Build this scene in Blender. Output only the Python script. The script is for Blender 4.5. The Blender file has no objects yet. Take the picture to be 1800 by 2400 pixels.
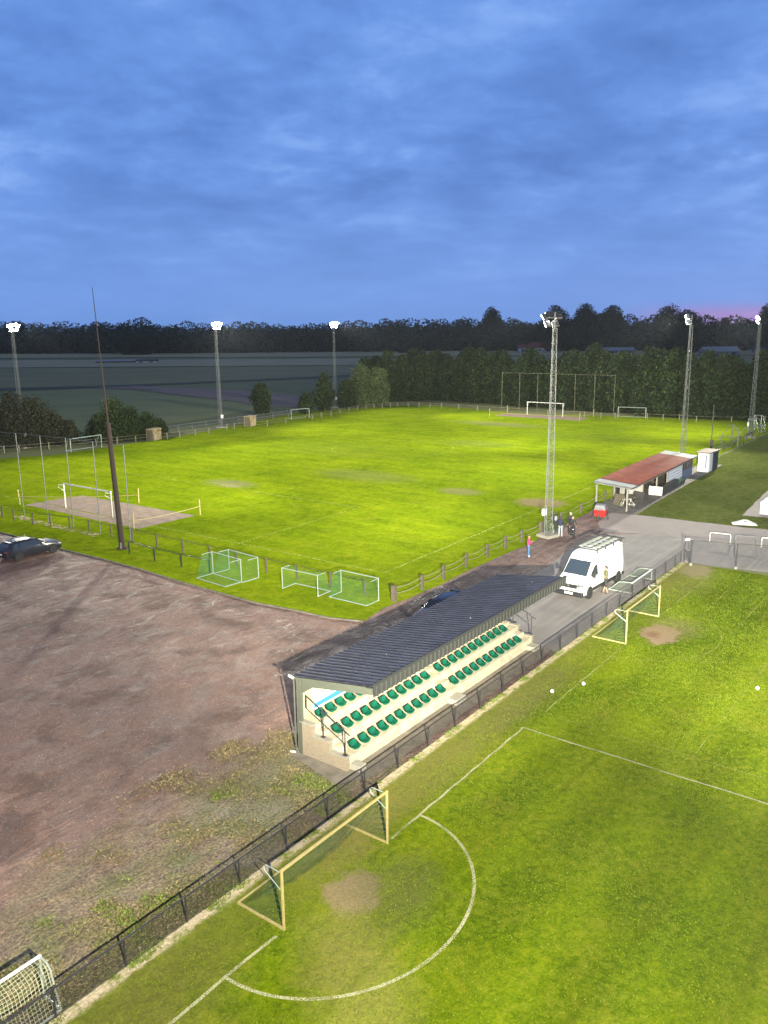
import bpy, bmesh, math, random
import numpy as np
from mathutils import Vector, Matrix, Euler

random.seed(7)
rng = np.random.default_rng(11)
sc = bpy.context.scene
COL = sc.collection

# ------------------------------------------------------------------ camera
F_PX, PITCH, CAM_H, ROLL = 1928.7, 0.22266, 17.0, -0.01061   # photograph is 1800 x 2400
cam = bpy.data.cameras.new('camera')
cam_o = bpy.data.objects.new('camera', cam)
COL.objects.link(cam_o)
cam.sensor_fit = 'VERTICAL'
cam.sensor_height = 36.0
cam.lens = F_PX / 2400 * 36.0
cam.clip_start = 0.1
cam.clip_end = 6000
cam_o.matrix_world = Matrix.Translation((0, 0, CAM_H)) @ Matrix.Rotation(math.pi / 2 - PITCH, 4, 'X') @ Matrix.Rotation(ROLL, 4, 'Z')
sc.camera = cam_o

# ------------------------------------------------------------------ world: dusk sky under thin cloud
sc.view_settings.view_transform = 'Standard'
sc.view_settings.look = 'None'
sc.view_settings.exposure = 0.0
sc.view_settings.gamma = 1.0
sc.render.engine = 'CYCLES'
sc.cycles.use_denoising = True
sc.cycles.max_bounces = 6
sc.cycles.transparent_max_bounces = 24
sc.cycles.sample_clamp_indirect = 4
w = bpy.data.worlds.new('World')
sc.world = w
w.use_nodes = True
nt = w.node_tree
for n in list(nt.nodes):
    nt.nodes.remove(n)


def N(nt, t, **kw):
    n = nt.nodes.new(t)
    for k, v in kw.items():
        if k.startswith('i_'):
            key = k[2:].replace('_', ' ')
            n.inputs[key].default_value = v
        else:
            setattr(n, k, v)
    return n


def L(nt, a, b):
    nt.links.new(a, b)


def ramp(nt, fac, stops, interp='LINEAR'):
    r = nt.nodes.new('ShaderNodeValToRGB')
    r.color_ramp.interpolation = interp
    els = r.color_ramp.elements
    while len(els) < len(stops):
        els.new(0.5)
    for e, (p, c) in zip(els, stops):
        e.position = p
        e.color = (*c, 1) if len(c) == 3 else c
    if fac is not None:
        nt.links.new(fac, r.inputs[0])
    return r.outputs[0]


def mth(nt, op, a, b=None, c=None, clamp=False):
    m = nt.nodes.new('ShaderNodeMath')
    m.operation = op
    m.use_clamp = clamp
    for i, v in enumerate((a, b, c)):
        if v is None:
            continue
        if isinstance(v, (int, float)):
            m.inputs[i].default_value = v
        else:
            nt.links.new(v, m.inputs[i])
    return m.outputs[0]


def mixc(nt, f, a, b, mode='MIX'):
    m = nt.nodes.new('ShaderNodeMix')
    m.data_type = 'RGBA'
    m.blend_type = mode
    for s, v in ((m.inputs[0], f), (m.inputs[6], a), (m.inputs[7], b)):
        if isinstance(v, (int, float)):
            s.default_value = v
        elif isinstance(v, tuple):
            s.default_value = (*v, 1)
        else:
            nt.links.new(v, s)
    return m.outputs[2]


def noise(nt, vec, scale, detail=4, rough=0.55, dist=0.0):
    n = nt.nodes.new('ShaderNodeTexNoise')
    n.inputs['Scale'].default_value = scale
    n.inputs['Detail'].default_value = detail
    n.inputs['Roughness'].default_value = rough
    n.inputs['Distortion'].default_value = dist
    if vec is not None:
        nt.links.new(vec, n.inputs['Vector'])
    return n.outputs['Fac']


SUN_EL, SUN_AZ = math.radians(-1.5), math.radians(24)      # set behind the trees, right of the far pitch
tc = N(nt, 'ShaderNodeTexCoord')
sep = N(nt, 'ShaderNodeSeparateXYZ')
L(nt, tc.outputs['Generated'], sep.inputs[0])
zc = mth(nt, 'MAXIMUM', sep.outputs[2], 0.0)
den = mth(nt, 'ADD', zc, 0.20)
u_ = mth(nt, 'DIVIDE', sep.outputs[0], den)
v_ = mth(nt, 'DIVIDE', sep.outputs[1], den)
cmb = N(nt, 'ShaderNodeCombineXYZ')
L(nt, u_, cmb.inputs[0]); L(nt, v_, cmb.inputs[1])
cv = cmb.outputs[0]
n1 = noise(nt, cv, 1.5, 8, 0.58, 0.2)
n2 = noise(nt, cv, 5.0, 8, 0.62, 0.25)
n3 = noise(nt, cv, 0.8, 3, 0.5)
cl = mth(nt, 'ADD', mth(nt, 'MULTIPLY', n1, 0.52), mth(nt, 'ADD', mth(nt, 'MULTIPLY', n2, 0.26), mth(nt, 'MULTIPLY', n3, 0.22)))
clouds = ramp(nt, cl, [(0.38, (0.078, 0.180, 0.49)), (0.46, (0.100, 0.222, 0.585)), (0.53, (0.132, 0.275, 0.68)), (0.61, (0.215, 0.385, 0.80))])
# paler, smoother band near the horizon
hz = ramp(nt, zc, [(0.0, (1, 1, 1)), (0.05, (0.75, 0.75, 0.75)), (0.17, (0, 0, 0))])
base = mixc(nt, hz, clouds, (0.150, 0.300, 0.70))
# dull red afterglow low on the right
dot = N(nt, 'ShaderNodeVectorMath', operation='DOT_PRODUCT')
L(nt, tc.outputs['Generated'], dot.inputs[0])
dot.inputs[1].default_value = (math.sin(math.radians(24)), math.cos(math.radians(24)), 0.0)
ga = ramp(nt, dot.outputs['Value'], [(0.990, (0, 0, 0)), (0.9992, (1, 1, 1))])
gz = ramp(nt, zc, [(0.0, (1, 1, 1)), (0.010, (0.9, 0.9, 0.9)), (0.022, (0, 0, 0))])
gf = mixc(nt, 1.0, ga, gz, 'MULTIPLY')
base = mixc(nt, gf, base, (0.36, 0.24, 0.55))
# unseen sky overhead, made greyer and dimmer to cut blue light on the ground
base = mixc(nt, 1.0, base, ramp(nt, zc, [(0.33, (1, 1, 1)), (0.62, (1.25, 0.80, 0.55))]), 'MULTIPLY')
sky = N(nt, 'ShaderNodeTexSky', sky_type='NISHITA')
sky.sun_disc = False
sky.sun_elevation = SUN_EL
sky.sun_rotation = SUN_AZ
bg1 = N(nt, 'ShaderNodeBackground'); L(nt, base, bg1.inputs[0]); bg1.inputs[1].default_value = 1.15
bg2 = N(nt, 'ShaderNodeBackground'); L(nt, sky.outputs[0], bg2.inputs[0]); bg2.inputs[1].default_value = 0.02
add = N(nt, 'ShaderNodeAddShader')
out = N(nt, 'ShaderNodeOutputWorld')
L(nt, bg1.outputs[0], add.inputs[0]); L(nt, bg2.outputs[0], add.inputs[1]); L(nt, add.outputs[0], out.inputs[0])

# floodlight power (W), used by the mast builders further down
P_FAR, P_NEAR = 370000.0, 112000.0
LAMP_COL = (1.0, 0.93, 0.72)

# ------------------------------------------------------------------ frames
CR, SR = math.cos(-ROLL), math.sin(-ROLL)
CP, SP = math.cos(PITCH), math.sin(PITCH)


def G(px, py, z=0.0):
    """where the ray through a photograph pixel meets the level z"""
    dx, dy = px - 900, py - 1200
    u = dx * CR - dy * SR
    v = dx * SR + dy * CR
    d = (u / F_PX, CP - v / F_PX * SP, -SP - v / F_PX * CP)
    t = (z - CAM_H) / d[2]
    return Vector((d[0] * t, d[1] * t, z))


RZ = math.atan2(0.8, 0.6)          # the site grid: s runs along the near fence, t to its right


def W(s, t, z=0.0):
    return Vector((0.6 * s + 0.8 * t, 0.8 * s - 0.6 * t, z))


def ST(px, py, z=0.0):
    p = G(px, py, z)
    return 0.6 * p.x + 0.8 * p.y, 0.8 * p.x - 0.6 * p.y


TH = -0.63                          # the far pitch grid: a along its goal line, b along its length
FO = Vector((-27.93, 75.94, 0))
FA = Vector((math.cos(TH), math.sin(TH), 0))
FB = Vector((-math.sin(TH), math.cos(TH), 0))
F_LEN = 99.5


def FP(a, b, z=0.0):
    return FO + FA * a + FB * b + Vector((0, 0, z))


# ------------------------------------------------------------------ mesh builder
class MB:
    def __init__(self):
        self.v, self.f, self.mi = [], [], []
        self.m = 0

    def add(self, vs, fs):
        o = len(self.v)
        self.v += [tuple(p) for p in vs]
        self.f += [tuple(i + o for i in f) for f in fs]
        self.mi += [self.m] * len(fs)
        return self

    def box(self, c, s, rot=None):
        x, y, z = s[0] / 2, s[1] / 2, s[2] / 2
        vs = [Vector((i * x, j * y, k * z)) for i in (-1, 1) for j in (-1, 1) for k in (-1, 1)]
        if rot is not None:
            if isinstance(rot, (int, float)):
                rot = Matrix.Rotation(rot, 3, 'Z')
            vs = [rot @ p for p in vs]
        c = Vector(c)
        return self.add([p + c for p in vs], [(0, 1, 3, 2), (4, 6, 7, 5), (0, 4, 5, 1), (2, 3, 7, 6), (0, 2, 6, 4), (1, 5, 7, 3)])

    def bar(self, p, q, w, h=None, up=(0, 0, 1)):
        """rectangular bar from p to q"""
        h = w if h is None else h
        p, q = Vector(p), Vector(q)
        d = (q - p).normalized()
        u = Vector(up)
        if abs(d.dot(u)) > 0.98:
            u = Vector((1, 0, 0))
        s = d.cross(u).normalized() * w / 2
        t = s.cross(d).normalized() * h / 2
        vs = []
        for e in (p, q):
            vs += [e - s - t, e + s - t, e + s + t, e - s + t]
        return self.add(vs, [(0, 3, 2, 1), (4, 5, 6, 7), (0, 1, 5, 4), (1, 2, 6, 5), (2, 3, 7, 6), (3, 0, 4, 7)])

    def tube(self, p, q, r, n=8, r2=None):
        r2 = r if r2 is None else r2
        p, q = Vector(p), Vector(q)
        d = (q - p).normalized()
        u = Vector((0, 0, 1)) if abs(d.z) < 0.9 else Vector((1, 0, 0))
        s = d.cross(u).normalized()
        t = d.cross(s).normalized()
        vs = []
        for e, rr in ((p, r), (q, r2)):
            for i in range(n):
                a = 2 * math.pi * i / n
                vs.append(e + s * math.cos(a) * rr + t * math.sin(a) * rr)
        fs = [(i, (i + 1) % n, n + (i + 1) % n, n + i) for i in range(n)]
        fs += [tuple(range(n - 1, -1, -1)), tuple(range(n, 2 * n))]
        return self.add(vs, fs)

    def path(self, pts, r, n=6):
        """one swept tube through the points"""
        pts = [Vector(p) for p in pts]
        vs, fs = [], []
        for k, p in enumerate(pts):
            d = (pts[min(k + 1, len(pts) - 1)] - pts[max(k - 1, 0)]).normalized()
            u = Vector((0, 0, 1)) if abs(d.z) < 0.9 else Vector((1, 0, 0))
            s = d.cross(u).normalized()
            t = d.cross(s).normalized()
            for i in range(n):
                a = 2 * math.pi * i / n
                vs.append(p + s * math.cos(a) * r + t * math.sin(a) * r)
        for k in range(len(pts) - 1):
            for i in range(n):
                fs.append((k * n + i, k * n + (i + 1) % n, (k + 1) * n + (i + 1) % n, (k + 1) * n + i))
        fs += [tuple(range(n - 1, -1, -1)), tuple(range((len(pts) - 1) * n, len(pts) * n))]
        return self.add(vs, fs)

    def quad(self, *p):
        return self.add(p, [tuple(range(len(p)))])

    def prism(self, poly, z0, z1):
        """vertical prism over an xy polygon"""
        n = len(poly)
        vs = [(p[0], p[1], z0) for p in poly] + [(p[0], p[1], z1) for p in poly]
        return self.add(vs, [tuple(range(n - 1, -1, -1)), tuple(range(n, 2 * n))] + [(i, (i + 1) % n, n + (i + 1) % n, n + i) for i in range(n)])

    def loft(self, rings, closed=True):
        n = len(rings[0])
        vs = [p for r in rings for p in r]
        fs = []
        for k in range(len(rings) - 1):
            for i in range(n if closed else n - 1):
                j = (i + 1) % n
                fs.append((k * n + i, k * n + j, (k + 1) * n + j, (k + 1) * n + i))
        if closed:
            fs += [tuple(range(n - 1, -1, -1)), tuple(range((len(rings) - 1) * n, len(rings) * n))]
        return self.add(vs, fs)

    def lathe(self, prof, c=(0, 0, 0), n=16, axis='Z'):
        rings = []
        for r, z in prof:
            ring = []
            for i in range(n):
                a = 2 * math.pi * i / n
                x, y = r * math.cos(a), r * math.sin(a)
                p = {'Z': (x, y, z), 'X': (z, x, y), 'Y': (x, z, y)}[axis]
                ring.append(Vector(p) + Vector(c))
            rings.append(ring)
        return self.loft(rings)

    def sphere(self, c, r, n=12, m=8):
        r = (r, r, r) if isinstance(r, (int, float)) else r
        vs, fs = [(c[0], c[1], c[2] - r[2])], []
        for j in range(1, m):
            b = math.pi * j / m
            for i in range(n):
                a = 2 * math.pi * i / n
                vs.append((c[0] + r[0] * math.sin(b) * math.cos(a), c[1] + r[1] * math.sin(b) * math.sin(a), c[2] - r[2] * math.cos(b)))
        vs.append((c[0], c[1], c[2] + r[2]))
        for i in range(n):
            fs.append((0, 1 + (i + 1) % n, 1 + i))
            fs.append((len(vs) - 1, 1 + (m - 2) * n + i, 1 + (m - 2) * n + (i + 1) % n))
        for j in range(m - 2):
            for i in range(n):
                fs.append((1 + j * n + i, 1 + j * n + (i + 1) % n, 1 + (j + 1) * n + (i + 1) % n, 1 + (j + 1) * n + i))
        return self.add(vs, fs)

    def build(self, name, mat, parent=None, world=False, smooth=False, bevel=0.0, fix=False):
        me = bpy.data.meshes.new(name)
        vs = self.v
        if world and parent is not None:
            inv = parent.matrix_basis.inverted()
            vs = [tuple(inv @ Vector(p)) for p in vs]
        me.from_pydata(vs, [], self.f)
        mats = mat if isinstance(mat, (list, tuple)) else [mat]
        for m in mats:
            me.materials.append(m)
        if len(mats) > 1:
            me.polygons.foreach_set('material_index', self.mi)
        if fix:
            bm = bmesh.new(); bm.from_mesh(me)
            bmesh.ops.recalc_face_normals(bm, faces=bm.faces)
            bm.to_mesh(me); bm.free()
        if smooth:
            me.polygons.foreach_set('use_smooth', [True] * len(me.polygons))
            if smooth == 'auto':
                me.set_sharp_from_angle(angle=math.radians(38))
        me.update()
        o = bpy.data.objects.new(name, me)
        COL.objects.link(o)
        if bevel:
            b = o.modifiers.new('bevel', 'BEVEL')
            b.width = bevel
            b.segments = 2
            b.limit_method = 'ANGLE'
        if parent is not None:
            o.parent = parent
        return o


def tag(o, label=None, cat=None, group=None, kind=None):
    if label: o['label'] = label
    if cat: o['category'] = cat
    if group: o['group'] = group
    if kind: o['kind'] = kind
    return o


def thing(name, label, cat, loc=(0, 0, 0), rz=0.0, group=None):
    o = bpy.data.objects.new(name, None)
    o.empty_display_size = 0.3
    COL.objects.link(o)
    o.location = loc
    o.rotation_euler = (0, 0, rz)
    o.matrix_basis = Matrix.Translation(Vector(loc)) @ Matrix.Rotation(rz, 4, 'Z')
    return tag(o, label, cat, group)


KIDS = {}


def copy_tree(root, loc, rz, label=None, group=None, scale=None):
    def rec(o, parent):
        c = o.copy()
        COL.objects.link(c)
        c.parent = parent
        for k in list(o.children):
            rec(k, c)
        return c
    r = rec(root, None)
    r.location = loc
    r.rotation_euler = (0, 0, rz)
    if scale is not None:
        r.scale = scale if not isinstance(scale, (int, float)) else (scale,) * 3
    if label: r['label'] = label
    if group: r['group'] = group
    return r


# ------------------------------------------------------------------ materials
def newmat(name):
    m = bpy.data.materials.new(name)
    m.use_nodes = True
    nt = m.node_tree
    b = nt.nodes['Principled BSDF']
    return m, nt, b


def objvec(nt, scale=None):
    t = nt.nodes.new('ShaderNodeTexCoord')
    if scale is None:
        return t.outputs['Object']
    mp = nt.nodes.new('ShaderNodeMapping')
    mp.inputs['Scale'].default_value = scale
    nt.links.new(t.outputs['Object'], mp.inputs[0])
    return mp.outputs[0]


def bump(nt, b, h, strength=0.3, dist=0.02):
    n = nt.nodes.new('ShaderNodeBump')
    n.inputs['Strength'].default_value = strength
    n.inputs['Distance'].default_value = dist
    nt.links.new(h, n.inputs['Height'])
    nt.links.new(n.outputs[0], b.inputs['Normal'])


def paint(name, col, rough=0.5, metal=0.0, var=0.12, scale=6.0, dirt=None, bumps=0.0):
    """surface with a little wear: tone varies over the surface"""
    m, nt, b = newmat(name)
    v = objvec(nt)
    n = noise(nt, v, scale, 5, 0.6)
    lo = tuple(c * (1 - var * 1.6) for c in col)
    hi = tuple(min(1, c * (1 + var)) for c in col)
    c = ramp(nt, n, [(0.3, lo), (0.7, hi)])
    if dirt:
        d = ramp(nt, noise(nt, v, scale * 0.5, 6, 0.65), [(0.56, (0, 0, 0)), (0.72, (1, 1, 1))])
        c = mixc(nt, mth(nt, 'MULTIPLY', d, 0.6), c, dirt)
    L(nt, c, b.inputs['Base Color'])
    b.inputs['Roughness'].default_value = rough
    b.inputs['Metallic'].default_value = metal
    if bumps:
        bump(nt, b, noise(nt, v, scale * 6, 3), bumps, 0.01)
    return m


M = {}
M['galv'] = paint('galvanised_steel', (0.13, 0.14, 0.14), 0.55, 0.15, dirt=(0.2, 0.18, 0.15))
M['black_metal'] = paint('black_painted_metal', (0.018, 0.018, 0.022), 0.45, dirt=(0.05, 0.04, 0.03))
M['dark_green_metal'] = paint('dark_green_metal', (0.02, 0.035, 0.025), 0.5)
M['rust'] = paint('rusty_steel', (0.018, 0.009, 0.007), 0.8, dirt=(0.025, 0.015, 0.012), scale=2)
M['white_paint'] = paint('white_paint', (0.58, 0.58, 0.56), 0.45, dirt=(0.4, 0.38, 0.33))
M['yellow_paint'] = paint('pale_yellow_paint', (0.30, 0.25, 0.10), 0.55, dirt=(0.45, 0.25, 0.06))
M['orange_paint'] = paint('worn_orange_paint', (0.55, 0.25, 0.04), 0.6, dirt=(0.6, 0.45, 0.15))
M['alu'] = paint('aluminium_tube', (0.32, 0.37, 0.34), 0.35, 0.3)
M['wood_post'] = paint('weathered_post', (0.085, 0.073, 0.052), 0.9, var=0.3, scale=9, bumps=0.4)
M['wood_post_pale'] = paint('pale_post', (0.16, 0.155, 0.10), 0.85, var=0.25, scale=9)
M['rope'] = paint('rope', (0.17, 0.155, 0.105), 0.95)
M['crate'] = paint('pale_planks', (0.34, 0.27, 0.15), 0.8, var=0.3, scale=3, dirt=(0.2, 0.14, 0.08))
M['concrete'] = paint('cream_concrete', (0.35, 0.32, 0.235), 0.85, var=0.2, scale=2.2, dirt=(0.27, 0.245, 0.18), bumps=0.2)
M['concrete_grey'] = paint('grey_concrete', (0.22, 0.21, 0.18), 0.9, var=0.15, scale=2.5, dirt=(0.17, 0.16, 0.13), bumps=0.3)
M['panel'] = paint('stained_panel', (0.28, 0.25, 0.17), 0.85, var=0.25, scale=2.0, dirt=(0.25, 0.19, 0.1))
M['grey_green'] = paint('grey_green_steel', (0.055, 0.062, 0.048), 0.75, var=0.08)
M['rubber'] = paint('rubber', (0.014, 0.014, 0.015), 0.85)
M['rim'] = paint('wheel_rim', (0.35, 0.36, 0.38), 0.3, 0.7)
M['seat_green'] = paint('green_seat_plastic', (0.004, 0.075, 0.042), 0.25, var=0.15, scale=12)
M['black_plastic'] = paint('black_plastic', (0.016, 0.017, 0.02), 0.4)
M['pvc_grey'] = paint('grey_pipe', (0.06, 0.065, 0.06), 0.4)
M['pvc_white'] = paint('white_fitting', (0.45, 0.45, 0.43), 0.4)
M['red_paint'] = paint('red_paint', (0.42, 0.015, 0.012), 0.35, dirt=(0.2, 0.02, 0.02))
M['white_lamp_box'] = paint('white_box', (0.7, 0.7, 0.68), 0.5)
M['white_line'] = paint('chalk_line', (0.50, 0.55, 0.30), 0.9)


def glass(name, col=(0.02, 0.03, 0.045), rough=0.06):
    m, nt, b = newmat(name)
    b.inputs['Base Color'].default_value = (*col, 1)
    b.inputs['Roughness'].default_value = rough
    b.inputs['Specular IOR Level'].default_value = 0.8
    return m


M['glass'] = glass('dark_glass')


def carpaint(name, col, rough=0.25):
    m, nt, b = newmat(name)
    v = objvec(nt)
    c = ramp(nt, noise(nt, v, 3, 4), [(0.3, tuple(x * 0.93 for x in col)), (0.7, col)])
    L(nt, c, b.inputs['Base Color'])
    b.inputs['Roughness'].default_value = rough
    b.inputs['Coat Weight'].default_value = 0.35
    b.inputs['Coat Roughness'].default_value = 0.08
    return m


M['van_white'] = carpaint('van_white', (0.78, 0.78, 0.76))
M['car_black'] = carpaint('car_black', (0.012, 0.013, 0.02), 0.3)
M['car_navy'] = carpaint('car_navy', (0.012, 0.02, 0.06), 0.3)
M['plate'] = paint('number_plate', (0.75, 0.72, 0.6), 0.5, var=0.02)


def lampmat(name, col, s):
    m = bpy.data.materials.new(name)
    m.use_nodes = True
    nt = m.node_tree
    nt.nodes.clear()
    e = nt.nodes.new('ShaderNodeEmission')
    e.inputs[0].default_value = (*col, 1)
    e.inputs[1].default_value = s
    o = nt.nodes.new('ShaderNodeOutputMaterial')
    nt.links.new(e.outputs[0], o.inputs[0])
    return m


M['lamp_on'] = lampmat('floodlight_glow', (1.0, 0.98, 0.92), 160)
M['lamp_on_dim'] = lampmat('floodlight_glow_edge', (1.0, 0.97, 0.9), 12)


def netmat(name, col, period, wire, opacity=1.0, diag=False):
    """woven net or chain link: opaque threads, open holes"""
    m = bpy.data.materials.new(name)
    m.use_nodes = True
    nt = m.node_tree
    nt.nodes.clear()
    uv = nt.nodes.new('ShaderNodeUVMap')
    sp = nt.nodes.new('ShaderNodeSeparateXYZ')
    nt.links.new(uv.outputs[0], sp.inputs[0])
    x, y = sp.outputs[0], sp.outputs[1]
    if diag:
        x, y = mth(nt, 'ADD', x, y), mth(nt, 'SUBTRACT', x, y)
    th = wire / period
    a = mth(nt, 'LESS_THAN', mth(nt, 'FRACT', mth(nt, 'ADD', mth(nt, 'DIVIDE', x, period), 500.0)), th)
    b = mth(nt, 'LESS_THAN', mth(nt, 'FRACT', mth(nt, 'ADD', mth(nt, 'DIVIDE', y, period), 500.0)), th)
    f = mth(nt, 'MULTIPLY', mth(nt, 'MAXIMUM', a, b), opacity)
    tr = nt.nodes.new('ShaderNodeBsdfTransparent')
    d = nt.nodes.new('ShaderNodeBsdfDiffuse')
    d.inputs[0].default_value = (*col, 1)
    mx = nt.nodes.new('ShaderNodeMixShader')
    nt.links.new(f, mx.inputs[0]); nt.links.new(tr.outputs[0], mx.inputs[1]); nt.links.new(d.outputs[0], mx.inputs[2])
    o = nt.nodes.new('ShaderNodeOutputMaterial')
    nt.links.new(mx.outputs[0], o.inputs[0])
    return m


M['chain'] = netmat('chain_link', (0.020, 0.018, 0.022), 0.05, 0.0085, diag=True)
M['chain_far'] = netmat('chain_link_wide', (0.03, 0.03, 0.035), 0.05, 0.006, diag=True)
M['net_green'] = netmat('green_net', (0.05, 0.22, 0.12), 0.06, 0.0036)
M['net_pale'] = netmat('pale_net', (0.34, 0.36, 0.25), 0.10, 0.011)
M['net_dark'] = netmat('dark_green_net', (0.06, 0.10, 0.06), 0.10, 0.010)


def patch(name, mat, pts_grid, parent=None, world=False):
    """a curved net sheet from a grid of points, UV in metres"""
    nu, nv = len(pts_grid), len(pts_grid[0])
    vs, uvs = [], []
    for i in range(nu):
        for j in range(nv):
            vs.append(Vector(pts_grid[i][j]))
    def dist(a, b): return (Vector(a) - Vector(b)).length
    us = [0.0]
    for i in range(1, nu): us.append(us[-1] + dist(pts_grid[i][nv // 2], pts_grid[i - 1][nv // 2]))
    vv = [0.0]
    for j in range(1, nv): vv.append(vv[-1] + dist(pts_grid[nu // 2][j], pts_grid[nu // 2][j - 1]))
    fs, fuv = [], []
    for i in range(nu - 1):
        for j in range(nv - 1):
            fs.append((i * nv + j, (i + 1) * nv + j, (i + 1) * nv + j + 1, i * nv + j + 1))
            fuv += [(us[i], vv[j]), (us[i + 1], vv[j]), (us[i + 1], vv[j + 1]), (us[i], vv[j + 1])]
    if world and parent is not None:
        inv = parent.matrix_basis.inverted()
        vs = [inv @ p for p in vs]
    me = bpy.data.meshes.new(name)
    me.from_pydata([tuple(p) for p in vs], [], fs)
    uvl = me.uv_layers.new(name='UVMap')
    for k, c in enumerate(fuv):
        uvl.data[k].uv = c
    me.materials.append(mat)
    me.update()
    o = bpy.data.objects.new(name, me)
    COL.objects.link(o)
    if parent is not None: o.parent = parent
    return o


def lerp(a, b, t):
    return Vector(a) * (1 - t) + Vector(b) * t


def sheet4(a, b, c, d, nu=6, nv=4, sag=None):
    """grid between edge a-b and edge d-c"""
    g = []
    for i in range(nu + 1):
        row = []
        for j in range(nv + 1):
            p = lerp(lerp(a, b, i / nu), lerp(d, c, i / nu), j / nv)
            if sag: p = p + sag(i / nu, j / nv)
            row.append(p)
        g.append(row)
    return g

# ================================================================== ground materials
def spotmask(nt, x, y, sx, sy, rx, ry, nz, soft=0.35, amp=0.5, rot=0.0):
    """blurred, ragged patch round (sx, sy)"""
    c, s = math.cos(rot), math.sin(rot)
    dx = mth(nt, 'SUBTRACT', x, sx)
    dy = mth(nt, 'SUBTRACT', y, sy)
    ex = mth(nt, 'DIVIDE', mth(nt, 'ADD', mth(nt, 'MULTIPLY', dx, c), mth(nt, 'MULTIPLY', dy, s)), rx)
    ey = mth(nt, 'DIVIDE', mth(nt, 'SUBTRACT', mth(nt, 'MULTIPLY', dy, c), mth(nt, 'MULTIPLY', dx, s)), ry)
    r = mth(nt, 'SQRT', mth(nt, 'ADD', mth(nt, 'MULTIPLY', ex, ex), mth(nt, 'MULTIPLY', ey, ey)))
    r = mth(nt, 'ADD', r, mth(nt, 'MULTIPLY', mth(nt, 'SUBTRACT', nz, 0.5), amp * 3.4))
    mr = nt.nodes.new('ShaderNodeMapRange')
    mr.interpolation_type = 'SMOOTHSTEP'
    mr.inputs['From Min'].default_value = 1.0 + soft
    mr.inputs['From Max'].default_value = 1.0 - soft
    nt.links.new(r, mr.inputs['Value'])
    return mr.outputs[0]


def grassmat(name, dark, mid, light, dry, mow=0.0, fine=1.0, dry_amt=0.5, spots=(), streaks=(), bstr=0.6, edge=None):
    m, nt, b = newmat(name)
    v = objvec(nt)
    sp = nt.nodes.new('ShaderNodeSeparateXYZ')
    nt.links.new(v, sp.inputs[0])
    x, y = sp.outputs[0], sp.outputs[1]
    nf = noise(nt, v, 8.5 * fine, 6, 0.9)
    nm = noise(nt, v, 2.6 * fine, 6, 0.7, 0.4)
    nl = noise(nt, v, 0.22, 5, 0.6, 0.3)
    g = mth(nt, 'ADD', mth(nt, 'MULTIPLY', nf, 0.42), mth(nt, 'ADD', mth(nt, 'MULTIPLY', nm, 0.33), mth(nt, 'MULTIPLY', nl, 0.25)))
    col = ramp(nt, g, [(0.42, dark), (0.50, mid), (0.58, light)])
    # dry, worn places at two sizes
    dm = mth(nt, 'ADD', mth(nt, 'MULTIPLY', noise(nt, v, 0.5, 5, 0.65, 0.6), 0.55), mth(nt, 'MULTIPLY', nm, 0.45))
    dmask = ramp(nt, dm, [(0.50, (0, 0, 0)), (0.64, (1, 1, 1))])
    col = mixc(nt, mth(nt, 'MULTIPLY', dmask, dry_amt), col, dry)
    big = noise(nt, v, 0.045, 3, 0.5)
    col = mixc(nt, 1.0, col, ramp(nt, big, [(0.35, (0.82, 0.86, 0.85)), (0.65, (1.1, 1.06, 1.0))]), 'MULTIPLY')
    nz = noise(nt, v, 1.3, 6, 0.7)
    if mow:
        sw = mth(nt, 'SINE', mth(nt, 'ADD', mth(nt, 'MULTIPLY', y, 2.2), mth(nt, 'MULTIPLY', nl, 4.0)))
        st_ = mth(nt, 'ADD', 1.0, mth(nt, 'MULTIPLY', sw, mow))
        cst = nt.nodes.new('ShaderNodeCombineColor')
        for k_ in range(3): nt.links.new(st_, cst.inputs[k_])
        col = mixc(nt, 1.0, col, cst.outputs[0], 'MULTIPLY')
    for (sx, sy, rx, ry, rot, c, amt, soft) in spots:
        k = spotmask(nt, x, y, sx, sy, rx, ry, nz, soft=soft, rot=rot)
        cc = mixc(nt, ramp(nt, nf, [(0.4, (0, 0, 0)), (0.6, (1, 1, 1))]), tuple(q * 0.78 for q in c), tuple(q * 1.2 for q in c))
        col = mixc(nt, mth(nt, 'MULTIPLY', k, amt), col, cc)
    for (cx, ax, wdt, amt) in streaks:      # worn wheel tracks: lines a*x + y = c
        d = mth(nt, 'ABSOLUTE', mth(nt, 'SUBTRACT', mth(nt, 'ADD', mth(nt, 'MULTIPLY', x, ax), y), cx))
        k = ramp(nt, mth(nt, 'DIVIDE', mth(nt, 'ADD', d, mth(nt, 'MULTIPLY', nz, wdt)), wdt * 2), [(0.25, (1, 1, 1)), (0.7, (0, 0, 0))])
        k2 = ramp(nt, noise(nt, v, 0.25, 2), [(0.42, (0, 0, 0)), (0.58, (1, 1, 1))])
        col = mixc(nt, mth(nt, 'MULTIPLY', mth(nt, 'MULTIPLY', k, k2), amt), col, tuple(q * 0.55 for q in mid))
    if edge is not None:
        col = edge(nt, x, y, nz, nf, col)
    L(nt, col, b.inputs['Base Color'])
    b.inputs['Roughness'].default_value = 0.9
    b.inputs['Specular IOR Level'].default_value = 0.0
    h = mth(nt, 'ADD', mth(nt, 'MULTIPLY', nf, 0.5), mth(nt, 'MULTIPLY', nm, 0.8))
    bump(nt, b, h, bstr, 0.08)
    return m


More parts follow.
